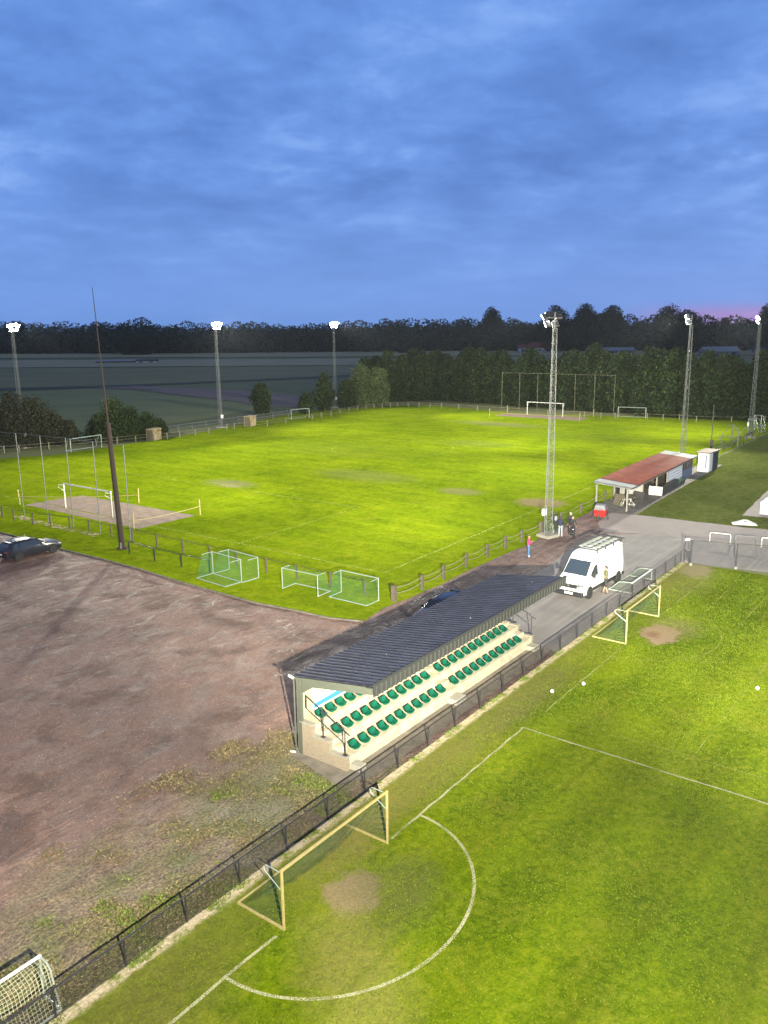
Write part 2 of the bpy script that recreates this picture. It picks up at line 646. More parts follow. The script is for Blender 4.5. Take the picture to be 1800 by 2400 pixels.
def sheet(name, pts, z, mat, frame='st', kind='structure', sub=0):
    """a flat sheet; pts in the site grid (s, t) or world xy"""
    me = bpy.data.meshes.new(name)
    if frame == 'st':
        loc = [(s, -t, 0) for s, t in pts]
    else:
        loc = [(p[0], p[1], 0) for p in pts]
    bm = bmesh.new()
    f = bm.faces.new([bm.verts.new(p) for p in loc])
    bmesh.ops.recalc_face_normals(bm, faces=bm.faces)
    if f.normal.z < 0: f.normal_flip()
    bm.to_mesh(me); bm.free()
    me.materials.append(mat)
    o = bpy.data.objects.new(name, me)
    COL.objects.link(o)
    o.location = (0, 0, z)
    if frame == 'st': o.rotation_euler = (0, 0, RZ)
    tag(o, kind=kind)
    return o


def rough(poly, step=1.2, amp=0.12, skip=()):
    """an outline with a ragged edge"""
    out = []
    n = len(poly)
    for i in range(n):
        a, b = Vector(poly[i]), Vector(poly[(i + 1) % n])
        d = b - a
        ln = d.length
        k = max(1, int(ln / step))
        nn = Vector((-d.y, d.x)) / max(ln, 1e-6)
        for j in range(k):
            p = a + d * (j / k)
            if j and i not in skip:
                p = p + nn * random.uniform(-amp, amp)
            out.append((p.x, p.y))
    return out


# far countryside -------------------------------------------------
m, nt, b = newmat('field_ground')
v = objvec(nt)
n = noise(nt, v, 0.02, 6, 0.6)
n2_ = noise(nt, v, 0.6, 5, 0.7)
c = ramp(nt, mth(nt, 'ADD', mth(nt, 'MULTIPLY', n, 0.6), mth(nt, 'MULTIPLY', n2_, 0.4)), [(0.38, (0.075, 0.085, 0.022)), (0.6, (0.12, 0.135, 0.034))])
L(nt, c, b.inputs['Base Color'])
b.inputs['Roughness'].default_value = 0.95
bump(nt, b, n2_, 0.5, 0.15)
M['field'] = m
sheet('ground', [(-2500, -400), (2500, -400), (2500, 4200), (-2500, 4200)], 0.0, M['field'], 'xy')


def cropmat(name, a, bcol, stripe=0.5):
    m, nt, b = newmat(name)
    v = objvec(nt)
    mp = nt.nodes.new('ShaderNodeMapping'); mp.inputs['Scale'].default_value = (0.02, 0.35, 1)
    nt.links.new(v, mp.inputs[0])
    k = mth(nt, 'ADD', mth(nt, 'MULTIPLY', noise(nt, mp.outputs[0], 1.0, 6, 0.7), stripe), mth(nt, 'MULTIPLY', noise(nt, v, 0.05, 5, 0.6), 1 - stripe))
    L(nt, ramp(nt, k, [(0.4, a), (0.62, bcol)]), b.inputs['Base Color'])
    b.inputs['Roughness'].default_value = 0.95
    return m


M['crop_dark'] = cropmat('crop_dark_green', (0.12, 0.115, 0.034), (0.165, 0.155, 0.046))
M['crop_pale'] = cropmat('crop_pale', (0.20, 0.18, 0.085), (0.30, 0.26, 0.13))
M['crop_mid'] = cropmat('crop_mid_green', (0.12, 0.135, 0.032), (0.17, 0.185, 0.045))
M['plough'] = cropmat('ploughed_soil', (0.11, 0.075, 0.06), (0.19, 0.13, 0.10), 0.8)
M['crop_line'] = cropmat('field_ditch', (0.03, 0.04, 0.04), (0.05, 0.06, 0.05))


def field(px, z, mat, name='field'):
    return sheet(name, [tuple(G(*p))[:2] for p in px], z, mat, 'xy')


field([(-700, 848), (-700, 843), (1300, 835), (2600, 828), (2600, 824), (1300, 822), (-700, 836)], 0.35, M['crop_pale'])
field([(-700, 868), (-700, 849), (600, 843), (1500, 835), (1500, 850), (700, 858)], 0.25, M['crop_pale'])
field([(-700, 930), (-700, 869), (700, 859), (1300, 850), (1300, 858), (700, 885), (300, 903)], 0.15, M['crop_dark'])
field([(-700, 934), (300, 904), (700, 886), (1300, 859), (1300, 862), (700, 888.5), (300, 906.5), (-700, 940)], 0.19, M['crop_line'])
field([(200, 908), (520, 920), (760, 950), (760, 944), (520, 913), (300, 904)], 0.10, M['plough'])
field([(330, 915), (560, 915), (760, 935), (780, 962), (640, 952)], 0.08, M['plough'])
field([(-700, 955), (200, 912), (300, 915), (640, 955), (300, 1010), (-700, 1060)], 0.05, M['crop_mid'])
field([(1080, 845), (1500, 835), (2600, 838), (2600, 870), (1700, 866), (1300, 852)], 0.30, M['crop_dark'])
field([(1340, 862), (1380, 842), (1560, 838), (1560, 862)], 0.34, M['crop_mid'])
field([(1570, 900), (1640, 872), (2600, 880), (2600, 905)], 0.10, M['crop_pale'])

# far pitch -------------------------------------------------------
DIRT = (0.235, 0.165, 0.12)


def F2(a, b):
    p = FP(a, b)
    return (p.x, p.y)


far_spots = []


def fspot(a, b, ra, rb, col, amt, soft=0.3):
    far_spots.append((a, b, ra, rb, 0.0, col, amt, soft))


fspot(0.2, 18.0, 3.0, 1.5, (0.17, 0.16, 0.10), 0.6, 0.6)
fspot(1.2, 17.0, 1.5, .6, (0.22, 0.21, 0.12), 0.6, 0.6)
fspot(-1.0, 83, 7, 2.6, (0.13, 0.13, 0.07), 0.6, 0.6)
fspot(8, 60, 5, 3, (0.12, 0.15, 0.04), 0.35, 0.6)
fspot(10, 30, 6, 3, (0.14, 0.15, 0.05), 0.45, 0.6)
fspot(24.1, 28, 2.2, 1.5, (0.17, 0.15, 0.08), 0.6, 0.5)
fspot(33.5, 27.5, 2.2, 2.0, (0.22, 0.16, 0.10), 0.85, 0.4)
fspot(-6, 44, 9, 5, (0.10, 0.13, 0.015), 0.35, 0.6)
fspot(20, 75, 12, 4, (0.09, 0.13, 0.015), 0.35, 0.6)
M['grass_far'] = grassmat('floodlit_turf', (0.080, 0.130, 0.003), (0.130, 0.190, 0.004), (0.19, 0.245, 0.006), (0.19, 0.20, 0.02), mow=0.05, fine=0.55, dry_amt=0.35, spots=far_spots, bstr=0.45)


def fsheet(name, pts, z, mat):
    o = sheet(name, [(a, b) for a, b in pts], z, mat, 'xy')
    o.location = (FO.x, FO.y, z)
    o.rotation_euler = (0, 0, TH)
    return o


def toF(p):
    d = Vector((p[0], p[1], 0)) - FO
    return (d.dot(FA), d.dot(FB))


KERB_PX = [(-160, 1222), (0, 1249), (75, 1268), (150, 1290), (240, 1312), (330, 1336), (420, 1365), (510, 1390), (600, 1415), (690, 1432), (770, 1450), (850, 1458)]
ROAD_L_PX = [(900, 1425), (960, 1402), (1030, 1372), (1100, 1336), (1170, 1305), (1232, 1280), (1290, 1247), (1350, 1216), (1400, 1190)]
kerb_w = [G(*p) for p in KERB_PX]
road_l_w = [G(*p) for p in ROAD_L_PX]
fp_poly = [toF(p) for p in kerb_w] + [toF(p) for p in road_l_w] + [toF(W(74, -28.9)), toF(W(160, -28.9)), (36, 112), (8, 104.5), (-2, 101), (-31, 106.5), (-39, 100), (-45, 81), (-40, 58), (-37, 45), (-36, 20), (-50, -6), (-60, -22)]
fsheet('pitch', rough([(a, b) for a, b in fp_poly], 1.5, 0.10), 0.014, M['grass_far'])

m, nt, b = newmat('goalmouth_soil')
v = objvec(nt)
n_ = noise(nt, v, 1.2, 6, 0.7, 0.5)
nf_ = noise(nt, v, 22, 3, 0.7)
L(nt, mixc(nt, mth(nt, 'MULTIPLY', nf_, 0.35), ramp(nt, n_, [(0.35, (0.095, 0.062, 0.045)), (0.5, (0.135, 0.09, 0.066)), (0.66, (0.19, 0.135, 0.10))]), (0.19, 0.145, 0.11)), b.inputs['Base Color'])
b.inputs['Roughness'].default_value = 0.95
bump(nt, b, n_, 0.5, 0.06)
M['soil'] = m
fsheet('goalmouth_dirt', rough([(-8.6, -1.3), (9.2, -1.35), (9.3, 4.9), (-8.0, 4.7)], 0.8, 0.12), 0.019, M['soil'])
fsheet('goalmouth_dirt', rough([(-8.2, 95.0), (8.8, 95.0), (8.6, 100.8), (-8.2, 100.6)], 0.8, 0.15), 0.019, M['soil'])

# near pitch ------------------------------------------------------
BARE = (0.26, 0.20, 0.12)
near_spots = [
    (17.05, 14.1, 0.95, 0.85, 0.3, (0.22, 0.165, 0.105), 0.9, 0.28),
    (17.9, 13.2, 1.7, 1.3, 0.4, (0.10, 0.10, 0.035), 0.55, 0.6),
    (43.9, 13.7, 1.5, 1.0, 0.2, (0.24, 0.17, 0.115), 0.95, 0.2),
    (43.6, 14.0, 0.5, 0.4, 0.2, (0.17, 0.10, 0.065), 0.8, 0.5),
    (45.5, 13.4, 1.6, 1.3, 0.2, (0.20, 0.17, 0.08), 0.5, 0.6),
    (57.6, 15.8, 2.0, 1.0, 0.2, (0.34, 0.29, 0.2), 0.85, 0.4),
    (14.4, 11.9, 3.2, 1.2, 0.9, (0.24, 0.20, 0.07), 0.45, 0.7),
    (19.0, 16.0, 2.4, 0.9, 0.1, (0.26, 0.21, 0.08), 0.4, 0.6),
    (32.5, 16.0, 4.0, 0.9, 0.0, (0.15, 0.13, 0.06), 0.4, 0.6),
    (7.5, 14.5, 5.0, 1.6, 0.2, (0.17, 0.13, 0.05), 0.4, 0.6),
    (24.0, 16.0, 4.5, 1.0, 0.0, (0.18, 0.14, 0.06), 0.4, 0.6),
    (55.0, 15.5, 4.0, 1.6, 0.0, (0.19, 0.17, 0.06), 0.45, 0.6)]


def near_edge(nt, x, y, nz, nf, col):
    # pale bare strip where the fence keeps the mower off; y = -t, fence at 17.25
    d = mth(nt, 'ADD', y, mth(nt, 'MULTIPLY', mth(nt, 'SUBTRACT', nz, 0.5), 0.9))
    k = ramp(nt, mth(nt, 'DIVIDE', mth(nt, 'SUBTRACT', d, 16.0), 2.0), [(0.40, (0, 0, 0)), (0.47, (1, 1, 1)), (0.64, (1, 1, 1)), (0.68, (0.3, 0.3, 0.3))])
    sand = mixc(nt, ramp(nt, nf, [(0.42, (0, 0, 0)), (0.6, (1, 1, 1))]), (0.30, 0.24, 0.15), (0.58, 0.50, 0.36))
    gaps = ramp(nt, nz, [(0.47, (1, 1, 1)), (0.60, (0.12, 0.12, 0.12))])
    col = mixc(nt, mth(nt, 'MULTIPLY', k, gaps), col, sand)
    k2 = ramp(nt, mth(nt, 'DIVIDE', mth(nt, 'SUBTRACT', d, 13.8), 3.0), [(0.2, (0, 0, 0)), (1.0, (1, 1, 1))])
    return mixc(nt, mth(nt, 'MULTIPLY', mth(nt, 'MULTIPLY', k2, mth(nt, 'SUBTRACT', 1.0, k)), 0.36), col, mixc(nt, nf, (0.05, 0.05, 0.012), (0.27, 0.23, 0.075)))


M['grass_near'] = grassmat('trodden_turf', (0.052, 0.086, 0.002), (0.100, 0.146, 0.003), (0.160, 0.192, 0.005), (0.21, 0.18, 0.03), mow=0.10, fine=1.25, dry_amt=0.28, spots=near_spots,
                           streaks=((8.4, 0.10, 0.28, 0.7), (12.4, 0.04, 0.22, 0.4), (3.5, 0.0, 0.35, 0.55), (-1.5, 0.02, 0.3, 0.4)), bstr=0.8, edge=near_edge)
sheet('pitch', [(-20, -17.28), (58.9, -17.28), (59.0, -16.6), (59.3, 80), (-20, 80)], 0.014, M['grass_near'])

# gravel lot ------------------------------------------------------
m, nt, b = newmat('rutted_gravel')
v = objvec(nt)
spx = nt.nodes.new('ShaderNodeSeparateXYZ'); nt.links.new(v, spx.inputs[0])
gx, gy = spx.outputs[0], spx.outputs[1]
wv = nt.nodes.new('ShaderNodeMapping'); wv.inputs['Rotation'].default_value = (0, 0, math.radians(-28)); wv.inputs['Scale'].default_value = (0.6, 1.3, 1)
nt.links.new(v, wv.inputs[0])
ruts = noise(nt, wv.outputs[0], 0.9, 9, 0.68, 0.9)
nb = noise(nt, v, 0.13, 4, 0.55)
nm_ = noise(nt, v, 2.4, 6, 0.7)
nf_ = noise(nt, v, 10, 6, 0.85)
g = mth(nt, 'ADD', mth(nt, 'MULTIPLY', ruts, 0.32), mth(nt, 'ADD', mth(nt, 'MULTIPLY', nb, 0.20), mth(nt, 'ADD', mth(nt, 'MULTIPLY', nm_, 0.26), mth(nt, 'MULTIPLY', nf_, 0.22))))
col = ramp(nt, g, [(0.39, (0.070, 0.038, 0.030)), (0.47, (0.135, 0.080, 0.064)), (0.54, (0.180, 0.111, 0.091)), (0.63, (0.30, 0.208, 0.172))])
vor = nt.nodes.new('ShaderNodeTexVoronoi'); vor.inputs['Scale'].default_value = 9; nt.links.new(v, vor.inputs['Vector'])
vc = nt.nodes.new('ShaderNodeSeparateColor'); nt.links.new(vor.outputs['Color'], vc.inputs[0])
stone = mth(nt, 'MULTIPLY', mth(nt, 'LESS_THAN', vor.outputs['Distance'], 0.22), mth(nt, 'GREATER_THAN', vc.outputs[0], 0.86))
col = mixc(nt, 1.0, col, ramp(nt, nf_, [(0.40, (0.78, 0.76, 0.75)), (0.60, (1.22, 1.22, 1.22))]), 'MULTIPLY')
col = mixc(nt, mth(nt, 'MULTIPLY', stone, 0.85), col, (0.42, 0.36, 0.30))
# leaf litter and weeds by the near fence; x = s, y = -t
wn = noise(nt, v, 0.7, 6, 0.7)
ks = ramp(nt, mth(nt, 'DIVIDE', mth(nt, 'ADD', mth(nt, 'SUBTRACT', gy, 17.2), mth(nt, 'MULTIPLY', wn, 4.0)), 9.0), [(0.50, (1, 1, 1)), (0.95, (0, 0, 0))])
kx = ramp(nt, mth(nt, 'DIVIDE', gx, 30.0), [(0.78, (1, 1, 1)), (0.86, (0, 0, 0))])
kk = mth(nt, 'MULTIPLY', ks, kx)
blot = ramp(nt, noise(nt, v, 0.33, 6, 0.62, 0.4), [(0.40, (0.62, 0.56, 0.52)), (0.50, (1, 1, 1)), (0.62, (1.12, 1.10, 1.08))])
col = mixc(nt, 1.0, col, blot, 'MULTIPLY')
litter = mixc(nt, ramp(nt, nf_, [(0.44, (0, 0, 0)), (0.56, (1, 1, 1))]), (0.060, 0.045, 0.026), (0.33, 0.25, 0.17))
litter = mixc(nt, 1.0, litter, ramp(nt, nm_, [(0.38, (0.55, 0.55, 0.5)), (0.62, (1.25, 1.2, 1.15))]), 'MULTIPLY')
col = mixc(nt, mth(nt, 'MULTIPLY', kk, 0.92), col, litter)
gm = ramp(nt, mth(nt, 'ADD', mth(nt, 'MULTIPLY', noise(nt, v, 0.55, 5, 0.6), 0.6), mth(nt, 'MULTIPLY', nm_, 0.4)), [(0.44, (0, 0, 0)), (0.55, (1, 1, 1))])
green = mixc(nt, ramp(nt, nf_, [(0.42, (0, 0, 0)), (0.58, (1, 1, 1))]), (0.035, 0.046, 0.008), (0.17, 0.17, 0.06))
col = mixc(nt, mth(nt, 'MULTIPLY', mth(nt, 'MULTIPLY', gm, kk), 0.85), col, green)
k3 = spotmask(nt, gx, gy, 20.4, 20.2, 3.0, 2.2, nm_, 0.5, 0.7)
col = mixc(nt, mth(nt, 'MULTIPLY', mth(nt, 'MULTIPLY', k3, ramp(nt, nf_, [(0.35, (0.3, 0.3, 0.3)), (0.6, (1, 1, 1))])), 0.6), col, mixc(nt, ramp(nt, nf_, [(0.42, (0, 0, 0)), (0.58, (1, 1, 1))]), (0.04, 0.05, 0.01), (0.22, 0.21, 0.09)))
L(nt, col, b.inputs['Base Color'])
L(nt, ramp(nt, ruts, [(0.4, (0.6, 0.6, 0.6)), (0.6, (0.95, 0.95, 0.95))]), b.inputs['Roughness'])
hh = mth(nt, 'ADD', mth(nt, 'MULTIPLY', ruts, 1.0), mth(nt, 'ADD', mth(nt, 'MULTIPLY', nm_, 0.25), mth(nt, 'MULTIPLY', nf_, 0.06)))
bump(nt, b, hh, 1.0, 0.28)
M['gravel'] = m


def stv(p):
    return (0.6 * p[0] + 0.8 * p[1], 0.8 * p[0] - 0.6 * p[1])


gl = [stv(p) for p in kerb_w]
gl = [(s - 0.02, t) for s, t in gl]
gravel_poly = gl + [stv(p) for p in road_l_w] + [(74, -28.9), (74, -23.5), (52, -22.0), (38.5, -20.5), (38.5, -17.28), (-20, -17.28), (-20, -75), (25, -75)]
sheet('gravel_lot', gravel_poly, 0.009, M['gravel'])

# asphalt yard and road ------------------------------------------
m, nt, b = newmat('worn_asphalt')
v = objvec(nt)
n_ = noise(nt, v, 0.35, 6, 0.65, 0.3)
nf_ = noise(nt, v, 30, 3, 0.8)
k = mth(nt, 'ADD', mth(nt, 'MULTIPLY', n_, 0.65), mth(nt, 'MULTIPLY', nf_, 0.35))
mpp = nt.nodes.new('ShaderNodeMapping'); mpp.inputs['Scale'].default_value = (0.12, 2.4, 1); mpp.inputs['Rotation'].default_value = (0, 0, 0.15)
nt.links.new(v, mpp.inputs[0])
trk = noise(nt, mpp.outputs[0], 1.0, 5, 0.6)
c = ramp(nt, k, [(0.36, (0.115, 0.108, 0.105)), (0.52, (0.165, 0.155, 0.15)), (0.66, (0.225, 0.21, 0.20))])
c = mixc(nt, mth(nt, 'MULTIPLY', ramp(nt, trk, [(0.5, (0, 0, 0)), (0.62, (1, 1, 1))]), 0.4), c, (0.24, 0.215, 0.185))
L(nt, c, b.inputs['Base Color'])
b.inputs['Roughness'].default_value = 0.8
bump(nt, b, nf_, 0.35, 0.02)
M['asphalt'] = m
yard = [(38.2, -21.0), (38.2, -17.3), (58.9, -17.3), (59.4, -14), (61.2, -4), (65, 80), (69.3, 80), (66.8, -12), (65.4, -22.6), (63.0, -25.2), (58, -25.4), (53, -24.7), (49.0, -24.6), (46.5, -26.0), (43.5, -23.4)]
sheet('asphalt_yard', rough(yard, 1.0, 0.10, skip=(1,)), 0.0135, M['asphalt'])
m, nt, b = newmat('cobbled_strip')
v = objvec(nt)
br = nt.nodes.new('ShaderNodeTexBrick'); br.inputs['Scale'].default_value = 3.2
br.inputs['Color1'].default_value = (0.24, 0.20, 0.19, 1); br.inputs['Color2'].default_value = (0.17, 0.15, 0.15, 1); br.inputs['Mortar'].default_value = (0.12, 0.11, 0.10, 1)
br.inputs['Mortar Size'].default_value = 0.03
nt.links.new(v, br.inputs['Vector'])
c = mixc(nt, mth(nt, 'MULTIPLY', noise(nt, v, 0.7, 6, 0.7), 0.9), br.outputs['Color'], (0.30, 0.255, 0.23))
L(nt, c, b.inputs['Base Color'])
b.inputs['Roughness'].default_value = 0.85
bump(nt, b, noise(nt, v, 7, 5, 0.7), 0.5, 0.05)
M['cobble'] = m
sheet('paved_strip', rough([(65.4, -22.6), (66.8, -12), (69.3, 80), (74.5, 80), (72.8, -14), (72.2, -20), (71.9, -25.2), (71.5, -27.5), (67, -27.0), (64.4, -25.6)], 1.2, 0.12), 0.0175, M['cobble'])

# paving under and before the shelter
M['paving_dark'] = paint('dark_paving', (0.12, 0.11, 0.10), 0.85, var=0.3, scale=1.5, dirt=(0.07, 0.06, 0.05), bumps=0.3)
sheet('paving', [(71.8, -28.6), (71.9, -25.5), (96, -26.2), (104, -26.4), (104, -27.6), (97, -29.9), (73, -29.9)], 0.0215, M['paving_dark'])

# dark club lawn beyond the road
M['lawn'] = grassmat('club_lawn', (0.065, 0.085, 0.018), (0.10, 0.125, 0.028), (0.14, 0.16, 0.045), (0.16, 0.155, 0.06), fine=0.6, dry_amt=0.35, bstr=0.5)
sheet('lawn', rough([(72.0, -25.4), (72.2, -20), (72.8, -14), (74.5, 60), (150, 60), (160, -28.6), (104, -28.4), (96, -26.3)], 1.5, 0.12), 0.0125, M['lawn'])
sheet('paved_corner', rough([(77.0, -17.5), (77.3, -15.2), (79, 10), (95, 10), (92, -18.3)], 1.2, 0.06), 0.0175, M['cobble'])

# slab at the end of the stand
M['slab'] = paint('old_slabs', (0.15, 0.13, 0.105), 0.9, var=0.25, scale=1.8, dirt=(0.09, 0.08, 0.05), bumps=0.4)
sheet('paved_pad', rough([(21.35, -18.5), (22.9, -17.6), (38.4, -17.6), (38.4, -18.8), (22.55, -18.8), (22.55, -21.5), (22.1, -21.5)], 0.7, 0.05), 0.0175, M['slab'])

# markings --------------------------------------------------------
m = bpy.data.materials.new('worn_chalk'); m.use_nodes = True
nt = m.node_tree; nt.nodes.clear()
tcn = nt.nodes.new('ShaderNodeTexCoord')


def chalk(name, col, keep, scale=16.0):
    m = bpy.data.materials.new(name); m.use_nodes = True
    nt = m.node_tree; nt.nodes.clear()
    t = nt.nodes.new('ShaderNodeTexCoord')
    n = noise(nt, t.outputs['Object'], scale, 5, 0.75)
    n2 = noise(nt, t.outputs['Object'], 0.8, 3, 0.6)
    k = mth(nt, 'ADD', mth(nt, 'MULTIPLY', n, 0.7), mth(nt, 'MULTIPLY', n2, 0.3))
    f = ramp(nt, k, [(keep - 0.06, (0, 0, 0)), (keep + 0.05, (1, 1, 1))])
    d = nt.nodes.new('ShaderNodeBsdfDiffuse'); d.inputs[0].default_value = (*col, 1)
    tr = nt.nodes.new('ShaderNodeBsdfTransparent')
    mx = nt.nodes.new('ShaderNodeMixShader')
    o = nt.nodes.new('ShaderNodeOutputMaterial')
    nt.links.new(f, mx.inputs[0]); nt.links.new(tr.outputs[0], mx.inputs[1]); nt.links.new(d.outputs[0], mx.inputs[2]); nt.links.new(mx.outputs[0], o.inputs[0])
    return m


M['chalk'] = chalk('worn_chalk', (0.33, 0.33, 0.19), 0.475, 22)
M['chalk_thin'] = chalk('faded_chalk', (0.25, 0.28, 0.09), 0.50)
M['chalk_faint'] = chalk('faint_chalk', (0.22, 0.25, 0.05), 0.50)
M['chalk_far'] = chalk('far_chalk', (0.30, 0.36, 0.08), 0.49, 5.0)


def ribbon(pts, w, mat, z, grid='st'):
    vs, fs = [], []
    pts = [Vector((p[0], p[1])) for p in pts]
    for i, p in enumerate(pts):
        d = (pts[min(i + 1, len(pts) - 1)] - pts[max(0, i - 1)]).normalized()
        nn = Vector((-d.y, d.x)) * w / 2
        for q in (p - nn, p + nn):
            if grid == 'st': vs.append((q.x, -q.y, 0))
            else: vs.append((q.x, q.y, 0))
    for i in range(len(pts) - 1):
        fs.append((2 * i, 2 * i + 1, 2 * i + 3, 2 * i + 2))
    me = bpy.data.meshes.new('line_marking')
    me.from_pydata(vs, [], fs); me.materials.append(mat)
    o = bpy.data.objects.new('line_marking', me); COL.objects.link(o)
    if grid == 'st':
        o.location = (0, 0, z); o.rotation_euler = (0, 0, RZ)
    else:
        o.location = (FO.x, FO.y, z); o.rotation_euler = (0, 0, TH)
    return tag(o, kind='structure')


def wob(a, b, n=24, amp=0.02):
    a, b = Vector(a), Vector(b)
    d = (b - a).normalized(); nn = Vector((-d.y, d.x))
    return [a + (b - a) * (i / n) + nn * (math.sin(i * 1.7 + a.x) * amp) for i in range(n + 1)]


NZ = 0.020
ribbon(wob((-8, -14.85), (14.3, -14.75)), 0.10, M['chalk'], NZ)
ribbon(wob((19.9, -14.78), (29.62, -14.82)), 0.09, M['chalk'], NZ)
ribbon(wob((29.6, -14.82), (29.3, 30), 40), 0.085, M['chalk'], NZ + 0.001)
ribbon([(17.0 + 4.62 * math.cos(a), -14.72 + 4.1 * math.sin(a)) for a in [math.pi * i / 60 for i in range(61)]], 0.105, M['chalk'], NZ + 0.002)
ribbon(wob((31.4, -14.72), (41.0, -14.75)), 0.075, M['chalk_thin'], NZ)
ribbon(wob((31.35, -14.75), (31.1, 20), 40), 0.06, M['chalk_faint'], NZ + 0.001)
ribbon(wob((46.7, -14.72), (56.9, -14.6)), 0.08, M['chalk_thin'], NZ)
ribbon([(44.0 + 4.6 * math.cos(a), -14.72 + 4.1 * math.sin(a)) for a in [math.pi * i / 50 for i in range(51)]], 0.07, M['chalk_faint'], NZ + 0.001)
ribbon(wob((47.4, -12.7), (56.4, -12.8)), 0.06, M['chalk_faint'], NZ)
ribbon(wob((47.6, -10.5), (54.6, -10.4)), 0.06, M['chalk_faint'], NZ)
ribbon(wob((31.1, -8.2), (56.0, -7.6)), 0.05, M['chalk_faint'], NZ)
ribbon(wob((50.3, -15.5), (55.6, -15.4)), 0.05, M['chalk_faint'], NZ)
ribbon(wob((56.9, -14.6), (59.0, 20), 30), 0.05, M['chalk_faint'], NZ + 0.001)
ribbon(wob((34.5, 0), (34.5, 99.5), 60, 0.04), 0.12, M['chalk_far'], 0.022, 'f')
ribbon(wob((-34, 0), (34.5, 0), 40, 0.03), 0.12, M['chalk_far'], 0.0225, 'f')
ribbon(wob((-34, 99.5), (34.5, 99.5), 40, 0.03), 0.12, M['chalk_far'], 0.0225, 'f')
ribbon(wob((-34, 49.7), (34.5, 49.7), 40, 0.03), 0.10, M['chalk_far'], 0.022, 'f')
ribbon([(8.6 * math.cos(2 * math.pi * i / 64), 49.7 + 8.6 * math.sin(2 * math.pi * i / 64)) for i in range(65)], 0.10, M['chalk_far'], 0.023, 'f')
for q in (((-20, 0), (-20, 16)), ((-20, 16), (20, 16)), ((20, 16), (20, 0)), ((-20, 99.5), (-20, 83.5)), ((-20, 83.5), (20, 83.5)), ((20, 83.5), (20, 99.5))):
    ribbon(wob(q[0], q[1], 20, 0.03), 0.10, M['chalk_far'], 0.0235, 'f')

# low concrete kerb between gravel and turf ------------------------
kb = MB()
for i in range(len(kerb_w) - 1):
    kb.bar(kerb_w[i] + Vector((0, 0, 0.03)), kerb_w[i + 1] + Vector((0, 0, 0.03)), 0.09, 0.13)
M['kerb'] = paint('dark_kerb', (0.12, 0.11, 0.085), 0.9, var=0.3, scale=3)
tag(kb.build('kerb', M['kerb']), kind='structure')
# bleached, trodden ground behind the near goal of the far pitch
M['straw'] = chalk('bleached_grass', (0.40, 0.34, 0.20), 0.52, 1.6)
ribbon([ST(40, 1210), ST(80, 1222), ST(130, 1234), ST(180, 1244), ST(230, 1256)], 0.9, M['straw'], 0.024)

# ================================================================== floodlight masts
def lattice(mb, h, w0, w1, n, rl=0.045, rb=0.022):
    """triangular-section lattice: three legs, rungs and diagonals"""
    def leg(i, z):
        k = z / h
        r = (w0 * (1 - k) + w1 * k) / math.sqrt(3)
        a = math.radians(90 + 120 * i)
        return Vector((r * math.cos(a), r * math.sin(a), z))
    for i in range(3):
        mb.tube(leg(i, 0), leg(i, h), rl, 6, rl * 0.7)
    for j in range(n):
        z0, z1 = h * j / n, h * (j + 1) / n
        for i in range(3):
            mb.tube(leg(i, z1), leg((i + 1) % 3, z1), rb, 4)
            if j % 2: mb.tube(leg(i, z0), leg((i + 1) % 3, z1), rb, 4)
            else: mb.tube(leg((i + 1) % 3, z0), leg(i, z1), rb, 4)
    return mb


def flood_mast(loc, aim, label, n_lamps=6, power=1.0, aims=(), height=17.6):
    d = Vector(aim) - Vector(loc)
    rz = math.atan2(d.y, d.x)
    t = thing('floodlight_mast', label, 'floodlight mast', loc, rz, 'lattice floodlight masts round the far pitch')
    lattice(MB(), height - 0.9, 0.66, 0.34, 32, 0.034, 0.016).build('lattice_tower', M['galv'], t)
    MB().box((0, 0, 0.12), (1.3, 1.3, 0.24)).build('footing', M['concrete_grey'], t, bevel=0.02)
    MB().box((0.42, 0.0, 2.0), (0.22, 0.38, 0.55)).build('control_box', M['white_lamp_box'], t, bevel=0.01)
    hd = MB()
    hd.tube((0, 0, height - 1.0), (0, 0, height + 0.25), 0.05)
    hd.bar((0.1, -0.9, height - 0.15), (0.1, 0.9, height - 0.15), 0.07)
    hd.bar((0.1, -0.6, height - 0.75), (0.1, 0.6, height - 0.75), 0.07)
    hd.build('lamp_bracket', M['galv'], t)
    pos = [(-0.78, -0.05), (-0.28, 0.12), (0.28, 0.12), (0.78, -0.05), (-0.42, -0.6), (0.42, -0.6)][:n_lamps]
    for k, (y, z) in enumerate(pos):
        tilt = Matrix.Rotation(math.radians(32), 3, 'Y') @ Matrix.Rotation(0, 3, 'X')
        rot = Matrix.Rotation(y * 0.5, 3, 'Z') @ tilt
        c = Vector((0.32, y, height + z))
        b = MB().box(c, (0.22, 0.54, 0.46), rot)
        ho = b.build('floodlight', M['black_metal'], t, bevel=0.02)
        fc = c + rot @ Vector((0.118, 0, 0))
        MB().box(fc, (0.012, 0.50, 0.42), rot).build('lens', M['lamp_on'], ho)
    for k, (a, sz_, pw) in enumerate(aims):
        ld = bpy.data.lights.new('lamp', 'SPOT')
        ld.energy = P_FAR * power * pw
        ld.color = LAMP_COL
        ld.spot_size = math.radians(sz_)
        ld.spot_blend = 1.0
        ld.shadow_soft_size = 0.7
        lo = bpy.data.objects.new('lamp', ld)
        COL.objects.link(lo)
        p = Vector(loc) + Vector((math.cos(rz), math.sin(rz), 0)) * 0.75 + Vector((0, 0, height - 0.2))
        dr = (Vector(a) - p)
        lo.matrix_world = Matrix.Translation(p) @ dr.to_track_quat('-Z', 'Y').to_matrix().to_4x4()
        mw = lo.matrix_world.copy()
        lo.parent = t
        lo.matrix_parent_inverse = t.matrix_basis.inverted()
        lo.matrix_basis = mw
    return t


